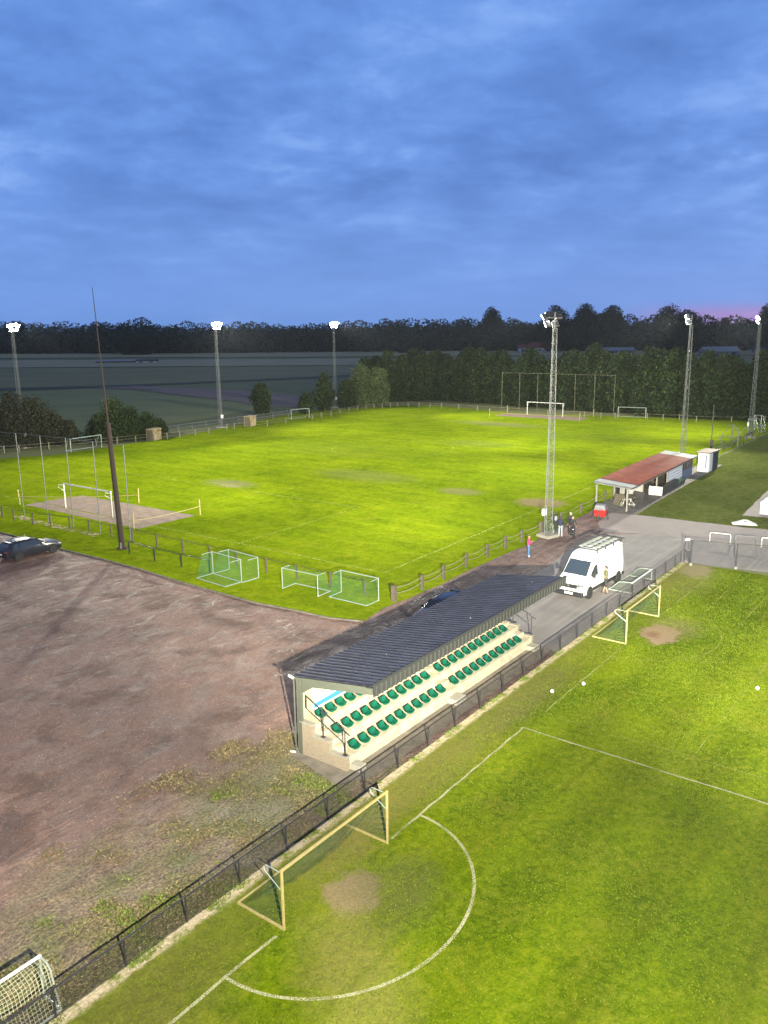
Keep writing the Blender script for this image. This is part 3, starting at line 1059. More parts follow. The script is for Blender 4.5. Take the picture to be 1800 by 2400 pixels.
flood_mast(G(58, 1050), FP(14, 30), 'lattice floodlight mast beside the dark bushes, furthest left of the six', aims=[(FP(25.48, -0.09), 100.81, 0.2), (FP(59.15, 129.79), 113.36, 0.25)])
flood_mast(G(518, 1003), FP(16, 50), 'lattice floodlight mast between the two pale plank dugouts', aims=[(FP(60, -6.33), 77.52, 0.67), (FP(60, 105.31), 119.86, 0.25)])
flood_mast(G(786, 955), FP(14, 70), 'lattice floodlight mast in front of the light green trees beyond the touchline', aims=[(FP(60, 92.83), 55, 1), (FP(40.73, 87.67), 120.65, 0.17)])
flood_mast(G(1283, 1258), FP(-16, 34), 'lattice floodlight mast with people standing at its foot, nearest of the six', aims=[(FP(-60, -0.24), 55, 0.82), (FP(8.48, 5.71), 124.32, 0.14)])
flood_mast(FP(39.6, 52.0), FP(-14, 50), 'lattice floodlight mast behind the red roofed shelter', aims=[(FP(-60, 92.18), 75.11, 0.86), (FP(-60, -38.56), 122.32, 0.33)])
flood_mast(FP(39.4, 87.0), FP(-18, 66), 'lattice floodlight mast by the cluster of spare goals, furthest right of the six', aims=[(FP(15.67, 89.02), 125, 0.16), (FP(13.54, -100.73), 108.31, 0.55)])

# the camera's own mast stands by the near pitch; its lamps light that pitch and the stand
def near_lamps():
    t = thing('floodlight_mast', 'lattice floodlight mast of the near pitch, standing behind the viewpoint', 'floodlight mast', (2.6, -1.1, 0), 0)
    lattice(MB(), 14.6, 0.9, 0.42, 18).build('lattice_tower', M['galv'], t)
    for y in (-0.5, 0.0, 0.5):
        b = MB().box((y, 0.75, 14.9), (0.42, 0.2, 0.34)).build('floodlight', M['black_metal'], t)
        MB().box((y, 0.856, 14.9), (0.38, 0.008, 0.30)).build('lens', M['lamp_on'], b)
    for aim, pw, sz in ((W(16.5, -90), 0.85, 74), (W(110, -86), 4.07, 51), (W(110, -21), 5.92, 44.5), (W(110, -71), 1.25, 117)):
        ld = bpy.data.lights.new('lamp', 'SPOT')
        ld.energy = P_NEAR * pw; ld.color = LAMP_COL; ld.spot_size = math.radians(sz); ld.spot_blend = 1.0
        ld.shadow_soft_size = 0.10
        lo = bpy.data.objects.new('lamp', ld); COL.objects.link(lo)
        p = Vector((2.6, 0.3, 14.6))
        lo.matrix_world = Matrix.Translation(p) @ (Vector(aim) - p).to_track_quat('-Z', 'Y').to_matrix().to_4x4()
        mw = lo.matrix_world.copy()
        lo.parent = t; lo.matrix_parent_inverse = t.matrix_basis.inverted(); lo.matrix_basis = mw


near_lamps()

# rusty pole with a thin whip ------------------------------------
p0 = G(287, 1287)
t = thing('steel_pole', 'tall dark rusty pole tapering to a thin whip, leaning at the gravel edge', 'pole', p0)
lean = Vector((-0.62, 0.0, 20.0)) - Vector((0, 0, 0))
def lp(z): return Vector((lean.x * z / 20, 0, z))
mb = MB()
mb.tube(lp(0.0), lp(5.0), 0.23, 10, 0.20); mb.tube(lp(5.0), lp(10.0), 0.20, 10, 0.17)
mb.box(lp(0.1), (0.7, 0.5, 0.2))
mb.build('pole', M['rust'], t, smooth='auto')
mb = MB(); mb.tube(lp(9.9), lp(13.5), 0.085, 8, 0.06); mb.tube(lp(13.5), lp(20.0), 0.06, 8, 0.022)
mb.build('whip', M['rust'], t)
MB().box(lp(0.35) + Vector((0.0, -0.27, 0)), (0.12, 0.05, 0.5)).build('bracket', M['galv'], t)

# ================================================================== fences
def post_box(c, w, h, z0=0.0, tilt=0.0, rz=RZ):
    mb = MB()
    mb.box(Vector((c[0], c[1], z0 + h / 2)), (w, w, h), Matrix.Rotation(rz, 3, 'Z') @ Matrix.Rotation(tilt, 3, 'X'))
    return mb


# near chain-link fence
S_POSTS = [8.94 + 2.115 * i for i in range(-2, 24)] + [58.95]
fe = thing('mesh_fence', 'waist high black chain link fence with top rail between gravel and near pitch', 'fence', W(0, -17.25), RZ)
mb = MB(); mb.tube(W(3.5, -17.25, 0.86), W(58.95, -17.25, 0.92), 0.026, 8)
mb.build('top_rail', M['black_metal'], fe, world=True)
for s in S_POSTS:
    h = 0.88 if s < 58 else 1.15
    MB().tube(W(s, -17.25, 0.0), W(s + random.uniform(-.015, .015), -17.25 + random.uniform(-.02, .02), h), 0.029, 8).build('post', M['black_metal'], fe, world=True)
g = [[W(3.5 + (58.95 - 3.5) * i / 60, -17.235, 0.02 + 0.84 * j) for j in (0, 1)] for i in range(61)]
patch('wire_mesh', M['chain'], g, fe, world=True)
mb = MB(); mb.tube(W(3.5, -17.24, 0.03), W(58.95, -17.24, 0.03), 0.006, 4)
mb.build('tension_wire', M['black_metal'], fe, world=True)

# taller fence and gate to the right
GP = [W(59.3, -17.15), W(58.5, -16.45), W(59.4, -13.6), W(60.3, -10.7), W(61.2, -7.8), W(62.1, -4.9), W(63.0, -2.0), W(63.9, 0.9)]
fe = thing('mesh_fence', 'head high black chain link fence between the asphalt yard and the near pitch', 'fence', GP[1], RZ)
Z1 = Vector((0, 0, 1.85))
for p in GP[1:]:
    MB().tube(p, p + Z1, 0.045, 8).build('post', M['black_metal'], fe, world=True)
    MB().box(p + Vector((0, 0, 0.08)), (0.16, 0.16, 0.2)).build('footing', M['concrete_grey'], fe, world=True)
mb = MB()
for a, b in zip(GP[1:-1], GP[2:]): mb.tube(a + Z1, b + Z1, 0.035, 8)
mb.build('top_rail', M['black_metal'], fe, world=True)
g = [[p + Vector((0, 0, 0.05)), p + Z1] for p in GP[1:]]
patch('wire_mesh', M['chain_far'], g, fe, world=True)
gt = thing('gate', 'narrow dark wire gate at the corner where the two black fences meet', 'gate', GP[0], RZ)
for p in (GP[0], GP[0].lerp(GP[1], 0.9)):
    MB().tube(p, p + Z1 * 1.02, 0.05, 8).build('gate_post', M['black_metal'], gt, world=True)
a, b_ = GP[0].lerp(GP[1], 0.06), GP[0].lerp(GP[1], 0.84)
mb = MB()
for z in (0.12, 1.0): mb.tube(a + Vector((0, 0, z)), b_ + Vector((0, 0, z)), 0.025, 6)
mb.tube(a + Vector((0, 0, 1.0)), b_ + Vector((0, 0, 0.12)), 0.02, 6)
mb.build('gate_frame', M['black_metal'], gt, world=True)
patch('wire_mesh', M['chain'], [[a + Vector((0, 0, .12)), a + Vector((0, 0, 1.))], [b_ + Vector((0, 0, .12)), b_ + Vector((0, 0, 1.))]], gt, world=True)
MB().box(a.lerp(b_, 0.3) + Vector((0, 0, 1.72)), (0.36, 0.03, 0.16), RZ + 2.4).build('sign_plate', M['white_paint'], gt, world=True)


def rope_line(pts, z, sag, n=6):
    out = []
    for a, b in zip(pts[:-1], pts[1:]):
        for i in range(n):
            k = i / n
            p = Vector(a).lerp(Vector(b), k)
            out.append(p + Vector((0, 0, z - sag * 4 * k * (1 - k))))
    out.append(Vector(pts[-1]) + Vector((0, 0, z)))
    return out


def rope_fence(name, label, px_pts, w, h, mat, zs=(0.95, 0.62), sag=0.05, pts=None, thick=(), rope=None, group=None, rr=0.022):
    pts = pts or [G(*p) for p in px_pts]
    t = thing(name, label, 'fence', pts[0], 0, group)
    for i, p in enumerate(pts):
        ww = w * (1.6 if i in thick else 1.0)
        post_box(p, ww, h * random.uniform(0.97, 1.03), tilt=random.uniform(-.03, .03)).build('post', mat, t, world=True)
    for z in zs:
        MB().path(rope_line(pts, z, sag), rr, 5).build('rope', rope or M['rope'], t, world=True)
    return t


rope_fence('post_fence', 'weathered timber post and sagging rope fence along the track beside the far pitch',
           [(923.7, 1409.8), (989.6, 1382.7), (1040, 1358), (1093, 1330), (1142, 1306), (1185, 1286), (1223, 1271), (1267.5, 1251), (1315, 1227), (1361.6, 1204), (1396, 1187), (1418, 1173), (1438, 1164)],
           0.17, 1.02, M['wood_post'], zs=(0.92, 0.55), sag=0.16, thick=(0, 7))
rope_fence('post_fence', 'timber post and rope fence running on behind the red roofed shelter',
           None, 0.15, 1.05, M['wood_post'], pts=[W(s, -29.35) for s in (84, 88, 92, 96, 100, 104, 108, 112, 116, 120, 124, 128, 132, 136)], sag=0.1)
rope_fence('post_fence', 'thin dark post and wire fence behind the near goal of the far pitch',
           [(-90, 1196), (-40, 1206), (6, 1213), (33.6, 1220.5), (77.8, 1230), (119, 1232), (164.6, 1238.6), (210, 1247.7), (262, 1259.6), (312, 1269), (369, 1283), (430, 1297), (492, 1311), (554.8, 1324.8), (625, 1343), (696.6, 1359), (775, 1378), (855.7, 1397)],
           0.10, 1.1, M['wood_post'], zs=(1.05,), sag=0.04, rr=0.02, rope=M['black_metal'])
rope_fence('low_rail', 'low dark handrail on thin posts at the gravel edge beside the leaning pole',
           [(303.8, 1298), (362.8, 1314.6), (425.7, 1329), (492, 1343.5)], 0.08, 0.98, M['black_metal'], zs=(0.98,), sag=0.0, rr=0.032, rope=M['black_metal'])
BACK = [(-60, 1072), (10, 1062), (45, 1060), (115, 1054), (165, 1050), (225, 1044), (275, 1040), (318, 1035), (392, 1030), (422, 1026), (458, 1021), (490, 1017), (532, 1008), (549, 1006), (627, 1000), (670, 992), (732, 983), (753, 979), (776, 975), (797, 971), (818, 966), (838, 963), (858, 960), (877, 958), (896, 957), (915, 955), (932, 954), (957, 954), (982, 955), (1008, 956), (1035, 957)]
rope_fence('post_fence', 'pale post and rail fence along the far touchline in front of the fields', BACK, 0.14, 1.05, M['wood_post_pale'], zs=(1.0, 0.55), sag=0.04)
rope_fence('post_fence', 'pale post and rail fence behind the far goal before the row of trees',
           [(1035, 957), (1075, 960), (1119, 963), (1190, 968), (1284, 974), (1370, 978), (1408, 981), (1441, 982), (1517, 983), (1554, 985), (1592, 986), (1632, 989), (1671, 990), (1714, 991), (1757, 990), (1792, 990), (1830, 992)],
           0.16, 1.1, M['wood_post_pale'], zs=(1.02,), sag=0.05)
# grey handrail outside the left touchline
rope_fence('metal_railing', 'grey double railing behind the two plank dugouts',
           [(385, 1018), (418, 1012), (451, 1007), (483, 1003), (520, 998), (560, 991), (600, 987), (640, 981), (675, 976)], 0.07, 1.15, M['galv'], zs=(1.12, 0.6), sag=0.0, rr=0.035, rope=M['galv'])


def tall_posts(label, pts, h, mat):
    t = thing('ball_stop', label, 'ball stop', pts[0], 0)
    for p in pts:
        MB().tube(p, Vector(p) + Vector((0, 0, h)), 0.042, 8, 0.036).build('pole', mat, t, world=True)
    MB().path(rope_line(pts, h, 0.03), 0.022, 5).build('cable', mat, t, world=True)
    return t


tall_posts('row of tall thin grey poles with a top cable behind the near goal', [G(-60, 1198), G(0, 1206), G(58, 1215), G(114, 1226), G(173, 1236), G(236, 1251), G(307, 1269)], 7.9, M['galv'])
pa, pb = G(1175.7, 960), G(1437.5, 974)
tall_posts('row of tall thin grey poles with a top cable behind the far goal', [pa.lerp(pb, i / 6) for i in range(7)], 7.5, M['wood_post_pale'])

# ================================================================== goals
def fixed_goal(label, loc, rz, group):
    t = thing('football_goal', label, 'goal', loc, rz, group)
    for x in (-3.66, 3.66):
        MB().tube((x, 0, 0), (x, 0, 2.46), 0.062, 10).build('post', M['white_paint'], t)
        MB().path([(x, 0, 2.3), (x * 1.0, -0.55, 2.42), (x, -0.6, 2.2), (x, 0, 1.75)], 0.02, 5).build('net_bracket', M['white_paint'], t)
    MB().tube((-3.72, 0, 2.44), (3.72, 0, 2.44), 0.062, 10).build('crossbar', M['white_paint'], t)
    return t


fixed_goal('white full size goal on the bare soil at the near end of the far pitch', FP(0, 0, 0.02), TH, 'full size goals of the far pitch')
fixed_goal('white full size goal at the far end before the tall poles', FP(0, F_LEN, 0.02), TH + math.pi, 'full size goals of the far pitch')

# short posts and rope round the soil patches
def soil_box(label, px):
    pts = [G(*p) for p in px]
    t = thing('rope_barrier', label, 'barrier', pts[0], 0)
    for p in pts:
        MB().tube(p, Vector(p) + Vector((random.uniform(-.1, .1), 0, 1.5)), 0.06, 8).build('stake', M['yellow_paint'], t, world=True)
    order = [pts[3], pts[0], pts[1], pts[2], pts[3]]
    seg = [(0, 3), (2, 3), (0, 1)]
    for a, b in seg:
        MB().path(rope_line([pts[a], pts[b]], 0.82, 0.12, 10), 0.028, 5).build('rope', M['yellow_paint'], t, world=True)
    return t


soil_box('yellow stakes and rope round the soil at the near goal of the far pitch', [(47, 1182.5), (325.5, 1179), (469.4, 1206.8), (314, 1242)])
soil_box('yellow stakes and rope round the soil at the far goal', [(1147, 976), (1189, 968.5), (1391, 978), (1358, 986)])


def youth_goal(label, s0, s1, t0, group, h=1.92, depth=1.9, cols=None, right_end_only=False, net='net_pale', bundle=False, side=1):
    """posts at t0, back frame towards the fence; local x along the goal mouth, y backwards"""
    w = (s1 - s0)
    t = thing('youth_goal', label, 'goal', W((s0 + s1) / 2, t0), RZ, group)
    cp, cb, cg = cols or (M['yellow_paint'], M['yellow_paint'], M['yellow_paint'])
    for x in (-w / 2, w / 2):
        MB().bar((x, 0, 0), (x, 0, h), 0.07, 0.07).build('post', cp, t, bevel=0.01)
        MB().bar((x, 0.045, 0.05), (x, depth, 0.05), 0.06, 0.06).build('base_bar', cg, t)
        br = [(x, 0.05, h - 0.04), (x, 0.62, h - 0.03), (x, 0.72, h - 0.12), (x, 0.66, h - 0.24), (x, 0.05, h - 0.62)]
        MB().path(br, 0.014, 6).build('net_bracket', M['alu'], t)
    MB().bar((-w / 2 - 0.035, 0, h + 0.035), (w / 2 + 0.035, 0, h + 0.035), 0.07, 0.07).build('crossbar', cb, t, bevel=0.01)
    MB().bar((-w / 2, depth, 0.05), (w / 2, depth, 0.05), 0.05, 0.05).build('ground_bar', cg, t)
    # net: from crossbar over the bracket ends and slack down to the ground bar
    prof = [(0.03, h - 0.01), (0.35, h - 0.10), (0.66, h - 0.22), (0.95, h - 0.75), (1.3, 0.8), (1.65, 0.35), (depth, 0.06)]
    if bundle:   # slack and pulled down in the middle
        prof = [(0.03, h - 0.01), (0.28, h - 0.25), (0.5, h - 0.5), (0.8, 0.95), (1.15, 0.55), (1.55, 0.22), (depth, 0.05)]
    g = []
    nx = 24
    for i in range(nx + 1):
        x = -w / 2 + w * i / nx
        k = 4 * (i / nx) * (1 - i / nx)
        row = []
        for j, (y, z) in enumerate(prof):
            f = 1 if 0 < j < len(prof) - 1 else 0
            row.append((x, y - 0.22 * k * f + 0.03 * math.sin(i * 1.9 + j) * f, max(0.04, z - 0.28 * k * f + 0.03 * math.sin(i * 1.3 + j * 2) * f)))
        g.append(row)
    patch('net', M[net], g, t)
    for x in (-w / 2, w / 2):
        sg = []
        for (y, z) in prof:
            sg.append([(x, y, 0.05), (x, y * 0.98, z)])
        patch('net', M[net], sg, t)
    return t


youth_goal('yellow and orange youth goal in the foreground beside the chalk half circle', 14.6, 19.62, -14.72, 'youth goals of the near pitch', net='net_dark', bundle=True)
youth_goal('pale yellow youth goal on the near pitch before the white van', 41.35, 46.6, -14.72, 'youth goals of the near pitch', net='net_dark', bundle=True)


# goal parked behind the fence, cut by the picture edge
def parked_goal(label, s0, s1, tb, tf, h, net, netmat_=None, group='spare goals parked along the fences'):
    t = thing('youth_goal', label, 'goal', W((s0 + s1) / 2, tb), RZ, group)
    w = s1 - s0
    d = tb - tf          # opening faces away from the pitch
    for x in (-w / 2, w / 2):
        MB().tube((x, d, 0.0), (x, d, h), 0.035, 8).build('post', M['alu'], t)
        MB().path([(x, d, h), (x, d * 0.62, h - 0.02), (x, d * 0.40, h * 0.86), (x, d * 0.2, h * 0.4), (x, 0.0, 0.05)], 0.026, 6).build('side_frame', M['alu'], t)
        MB().tube((x, 0, 0.05), (x, d, 0.05), 0.03, 8).build('base_bar', M['alu'], t)
    MB().tube((-w / 2 - .03, d, h), (w / 2 + .03, d, h), 0.045, 8).build('crossbar', M['white_paint'], t)
    MB().tube((-w / 2, 0, 0.05), (w / 2, 0, 0.05), 0.03, 8).build('ground_bar', M['alu'], t)
    g = [[(-w / 2 + w * i / 16, d - (d * k), 0) for k in (0, .38, .6, .8, 1)] for i in range(17)]
    zs = [h - 0.02, h - 0.08, h * 0.84, h * 0.4, 0.06]
    g = [[(p[0], p[1], zs[j] - 0.06 * math.sin(i * 1.1) * (0 < j < 4)) for j, p in enumerate(r)] for i, r in enumerate(g)]
    patch('net', M[net], g, t)
    for x in (-w / 2, w / 2):
        patch('net', M[net], [[(x, d - d * k, 0.05), (x, d - d * k, zs[j])] for j, k in enumerate((0, .38, .6, .8, 1))], t)
    return t


parked_goal('white tubed spare goal with pale net behind the fence in the bottom left corner', 4.1, 9.14, -17.33, -18.1, 1.25, 'net_pale')
parked_goal('spare goal with dark green net parked between the fence and the white van', 49.85, 53.5, -19.1, -17.55, 0.74, 'net_dark')


# small training goals on the verge
def mini_goal(label, p1, p2, h, d, group='four small training goals on the verge'):
    """posts at p1 and p2; depth d to the right hand side of p1->p2"""
    p1, p2 = Vector(p1), Vector(p2)
    v = p2 - p1
    w = v.length
    rz = math.atan2(v.y, v.x)
    t = thing('training_goal', label, 'goal', p1, rz, group)
    s = 1 if d > 0 else -1
    for x in (0, w):
        MB().tube((x, 0, 0), (x, 0, h), 0.034, 8).build('post', M['alu'], t)
        MB().tube((x, 0, 0.035), (x, -d, 0.035), 0.030, 8).build('base_bar', M['alu'], t)
        MB().tube((x, 0, h), (x, -d * 0.62, h - 0.02), 0.024, 8).build('top_bar', M['alu'], t)
    MB().tube((-.03, 0, h), (w + .03, 0, h), 0.030, 8).build('crossbar', M['alu'], t)
    MB().tube((0, -d, 0.035), (w, -d, 0.035), 0.030, 8).build('ground_bar', M['alu'], t)
    g = []
    for i in range(13):
        k = i / 12
        sg = 0.10 * math.sin(k * math.pi)
        g.append([(w * k, 0, h - .02), (w * k, -d * .3, h - .06 - sg), (w * k, -d * .62, h - .04 - sg), (w * k, -d * .8 + s * sg, h * .5), (w * k, -d, .05)])
    patch('net', M['net_green'], g, t)
    for x in (0, w):
        patch('net', M['net_green'], [[(x, 0, .05), (x, 0, h)], [(x, -d * .3, .05), (x, -d * .3, h - .05)], [(x, -d * .62, .05), (x, -d * .62, h - .04)], [(x, -d * .8, .05), (x, -d * .8, h * .5)], [(x, -d, .04), (x, -d, .06)]], t)
    return t


mini_goal('small white training goal with green net nearest the gravel, furthest left of four', (-12.14, 55.88, 0), (-9.78, 53.82, 0), 1.62, 1.42)
mini_goal('small training goal with green net tucked into the back of the furthest left one', (-11.17, 56.86, 0), (-8.75, 54.73, 0), 1.5, 1.42)
mini_goal('small white training goal with open mouth towards the gravel, beside a dark post', (-6.80, 52.26, 0), (-4.31, 50.52, 0), 1.45, -1.30)
mini_goal('small white training goal with green net nearest the rope fence corner', (-2.85, 51.43, 0), (-0.40, 49.60, 0), 1.5, 1.24)


def spare_goal(name, label, pa, pb, h, depth, mat, group='spare full width goals outside the far pitch'):
    a, b = Vector(pa), Vector(pb)
    v = b - a; w = v.length; rz = math.atan2(v.y, v.x)
    t = thing(name, label, 'goal', a, rz, group)
    for x in (0, w):
        MB().tube((x, 0, 0), (x, 0, h), 0.055, 8).build('post', mat, t)
        MB().path([(x, 0, h), (x, depth * .35, h - .05), (x, depth, 0.04)], 0.028, 6).build('side_frame', mat, t)
    MB().tube((-.05, 0, h), (w + .05, 0, h), 0.06, 8).build('crossbar', mat, t)
    MB().tube((0, depth, 0.04), (w, depth, 0.04), 0.035, 8).build('ground_bar', mat, t)
    return t


spare_goal('youth_goal', 'grey white spare goal by the dark bushes left of the leaning pole', G(167, 1059.5), G(238.7, 1048.6), 1.85, 1.3, M['alu'])
spare_goal('youth_goal', 'small white spare goal beside the farther plank dugout', G(683, 983), G(725, 979), 1.8, 1.2, M['alu'])
spare_goal('youth_goal', 'white spare goal in front of the trees right of the tall poles', G(1448, 978), G(1512.6, 980.5), 1.9, 1.3, M['alu'])
# cluster at the far right corner
spare_goal('youth_goal', 'dark framed goal lying open nearest the small white hut', G(1690, 1042), G(1728, 1046), 1.25, -2.0, M['galv'], 'cluster of spare goals in the far right corner')
spare_goal('youth_goal', 'dark framed goal with a vertical pale post in the corner cluster', G(1715, 1030), G(1729, 1046), 2.2, -1.6, M['galv'], 'cluster of spare goals in the far right corner')
spare_goal('youth_goal', 'black goal frame right of the pale vertical post in the corner cluster', G(1742, 1043), G(1762, 1030), 1.1, 1.5, M['black_metal'], 'cluster of spare goals in the far right corner')
spare_goal('youth_goal', 'pale goal frame with short crossbar under the trees in the corner cluster', G(1752, 1010), G(1768, 1008), 1.9, -2.0, M['alu'], 'cluster of spare goals in the far right corner')
spare_goal('youth_goal', 'pale goal furthest right in the corner cluster, against the dark trees', G(1766, 1000), G(1783, 1000), 1.9, -2.0, M['alu'], 'cluster of spare goals in the far right corner')
spare_goal('youth_goal', 'low pale goal frame lying nearest the lawn in the corner cluster', G(1754, 1024), G(1784, 1016), 1.4, 1.6, M['galv'], 'cluster of spare goals in the far right corner')
t = thing('lamp_post', 'thin dark post with a box at its foot behind the white hut', 'post', G(1666, 1050))
MB().tube((0, 0, 0), (0, 0, 6.0), 0.07, 8, 0.05).build('pole', M['dark_green_metal'], t)
MB().box((0, 0, 0.6), (0.35, 0.3, 1.1)).build('foot_box', M['wood_post'], t, bevel=0.02)


# ================================================================== dugouts
def dugout(label, p, rz):
    t = thing('dugout', label, 'dugout', p, rz, 'plank dugouts on the far touchline')
    MB().box((0, 0.55, 0.85), (2.5, 0.06, 1.7)).build('back_wall', M['crate'], t)
    for x in (-1.22, 1.22):
        MB().box((x, 0, 0.85), (0.06, 1.04, 1.7)).build('side_wall', M['wood_post'] if x < 0 else M['crate'], t)
    MB().box((0, -0.02, 1.74), (2.6, 1.3, 0.06), Matrix.Rotation(0.07, 3, 'X')).build('roof', M['crate'], t)
    MB().box((0, 0.3, 0.42), (2.3, 0.35, 0.05)).build('bench', M['crate'], t)
    mb = MB()
    for x in (-0.75, 0.0, 0.78):
        mb = MB().box((x, -0.53, 0.62), (0.68, 0.04, 1.2)); mb.build('front_board', M['crate'], t)
    MB().box((0.4, -0.52, 1.5), (0.05, 0.05, 0.4)).build('strut', M['wood_post'], t)
    return t


dugout('pale plank dugout nearer the leaning pole', G(362, 1031), TH + math.pi / 2 + 0.35)
dugout('pale plank dugout between the two lit masts, further away', G(587, 998.5), TH + math.pi / 2 + 0.35)

# ================================================================== spectator stand
SX0, TF = 22.38, -18.75
ST0 = W(SX0, TF)
st = thing('spectator_stand', 'covered terrace with green seats on three cream concrete tiers under a dark ribbed roof', 'grandstand', ST0, RZ)
LEN = 38.15 - SX0
DEP = [(0.0, 0.52), (0.86, 0.95), (1.74, 1.38)]
BACKY = 2.42
for k, (y, z) in enumerate(DEP):
    y1 = DEP[k + 1][0] if k < 2 else BACKY
    z0 = 0 if k == 0 else 0
    m_ = MB().box((0.2 + (LEN - 0.2) / 2, (y + y1) / 2 + (0.0), z / 2), (LEN - 0.2 - 0.02 * k, (y1 - y), z))
    m_.build('tier', M['concrete'], st, bevel=0.012)
# stepped brick side wall
def brickmat():
    m, nt, b = newmat('buff_brick')
    t = nt.nodes.new('ShaderNodeTexCoord')
    s = nt.nodes.new('ShaderNodeSeparateXYZ'); nt.links.new(t.outputs['Object'], s.inputs[0])
    c = nt.nodes.new('ShaderNodeCombineXYZ'); nt.links.new(s.outputs[1], c.inputs[0]); nt.links.new(s.outputs[2], c.inputs[1])
    br = nt.nodes.new('ShaderNodeTexBrick'); br.inputs['Scale'].default_value = 5.0
    br.inputs['Color1'].default_value = (0.19, 0.145, 0.10, 1); br.inputs['Color2'].default_value = (0.13, 0.10, 0.07, 1); br.inputs['Mortar'].default_value = (0.19, 0.17, 0.14, 1)
    br.inputs['Mortar Size'].default_value = 0.02
    nt.links.new(c.outputs[0], br.inputs['Vector'])
    nt.links.new(mixc(nt, mth(nt, 'MULTIPLY', noise(nt, t.outputs['Object'], 3, 5), 0.5), br.outputs['Color'], (0.2, 0.18, 0.13)), b.inputs['Base Color'])
    b.inputs['Roughness'].default_value = 0.9
    return m


M['brick'] = brickmat()
for x in (0.1, LEN + 0.1):
    prof = [(0, 0), (0, 0.56), (0.86, 0.56), (0.86, 0.99), (1.74, 0.99), (1.74, 1.42), (2.42, 1.42), (2.42, 0)]
    vs = [(x - 0.1, -0.01 + p[0], p[1]) for p in prof] + [(x + 0.095, -0.01 + p[0], p[1]) for p in prof]
    n = len(prof)
    MB().add(vs, [tuple(range(n)), tuple(range(2 * n - 1, n - 1, -1))] + [(i, n + i, n + (i + 1) % n, (i + 1) % n) for i in range(n)]).build('side_wall', M['brick'], st, fix=True)
    for (y, z, l_) in ((0.42, 0.575, 0.90), (1.29, 1.005, 0.92), (2.07, 1.435, 0.70)):
        MB().box((x, y, z), (0.25, l_, 0.03)).build('wall_coping', M['concrete_grey'], st)
# half steps at the ends and in the central aisle
for (x0, x1) in ((0.22, 0.62), (7.35, 8.15), (LEN - 0.62, LEN - 0.02)):
    MB().box(((x0 + x1) / 2, -0.25, 0.13), (x1 - x0, 0.5, 0.26)).build('step', M['concrete_grey'], st, bevel=0.01)
    for (y, z) in ((0.66, 0.735), (1.54, 1.165)):
        MB().box(((x0 + x1) / 2, y, (z + z - 0.21) / 2), (x1 - x0, 0.40, 0.21)).build('step', M['concrete'], st, bevel=0.01)


def seat_mesh():
    mb = MB()
    # curved shell: a low bucket with a rolled back
    prof = [(-0.19, 0.02), (-0.16, 0.06), (0.0, 0.035), (0.12, 0.05), (0.19, 0.14), (0.225, 0.24), (0.235, 0.255), (0.215, 0.255), (0.17, 0.15), (0.10, 0.03), (-0.02, 0.01), (-0.18, 0.0)]
    rings = []
    for i in range(9):
        k = -1 + 2 * i / 8
        sc_ = math.sqrt(max(0.0, 1 - 0.42 * k * k))
        rings.append([Vector((k * 0.22, y * sc_ * 0.98, z * 0.88 * (0.55 + 0.45 * sc_) + 0.05 * k * k + 0.06)) for y, z in prof])
    mb.loft(rings)
    mb.box((0, 0.0, 0.035), (0.12, 0.16, 0.07))
    return mb


seat0 = None
for row, (y, z) in enumerate(DEP):
    for blk in (0, 1):
        for i in range(11):
            x = (23.25 if blk == 0 else 30.72) - SX0 + 0.632 * i
            if seat0 is None:
                seat0 = seat_mesh().build('seat', M['seat_green'], st, smooth='auto')
                o = seat0
            else:
                o = seat0.copy(); COL.objects.link(o); o.parent = st
            o.location = (x, y + 0.26, z)
            o.rotation_euler = (0, 0, random.uniform(-.03, .03))
# back wall and end pillars
MB().box((LEN / 2 + 0.1, BACKY + 0.05, 1.65), (LEN + 0.2, 0.10, 3.3)).build('back_wall', M['panel'], st)
mb = MB(); mb.box((0.05, BACKY - 0.03, 1.66), (0.14, 0.20, 3.32)); mb.build('column', M['grey_green'], st)
MB().box((LEN + 0.15, BACKY - 0.06, 1.68), (0.16, 0.30, 3.36)).build('column', M['grey_green'], st)
MB().tube((-0.08, BACKY + 0.16, 0.0), (-0.08, BACKY + 0.16, 3.3), 0.035, 10).build('downpipe', M['pvc_grey'], st)
mb = MB(); mb.tube((-0.08, BACKY + 0.16, 3.28), (-0.08, BACKY + 0.42, 3.34), 0.055, 8); mb.tube((-0.08, BACKY + 0.16, 0.06), (-0.16, BACKY + 0.42, 0.02), 0.05, 8)
mb.build('pipe_elbow', M['pvc_white'], st)
# roof: ribbed sheet rising to the front, deep ribbed fascia
RX0, RX1 = -0.02, 39.1 - SX0
yb, zb, yf, zf = BACKY + 0.32, 3.33, -1.38, 3.94


def ribbed(x0, x1, pitch_, rib, base_fn, thick):
    """profile along x of a trapezoid sheet"""
    xs = []
    x = x0
    while x < x1 - 1e-6:
        for dx, h in ((0.0, 0), (0.56 * pitch_, 0), (0.64 * pitch_, rib), (0.90 * pitch_, rib), (0.98 * pitch_, 0)):
            if x + dx <= x1: xs.append((x + dx, h))
        x += pitch_
    xs.append((x1, 0))
    return xs


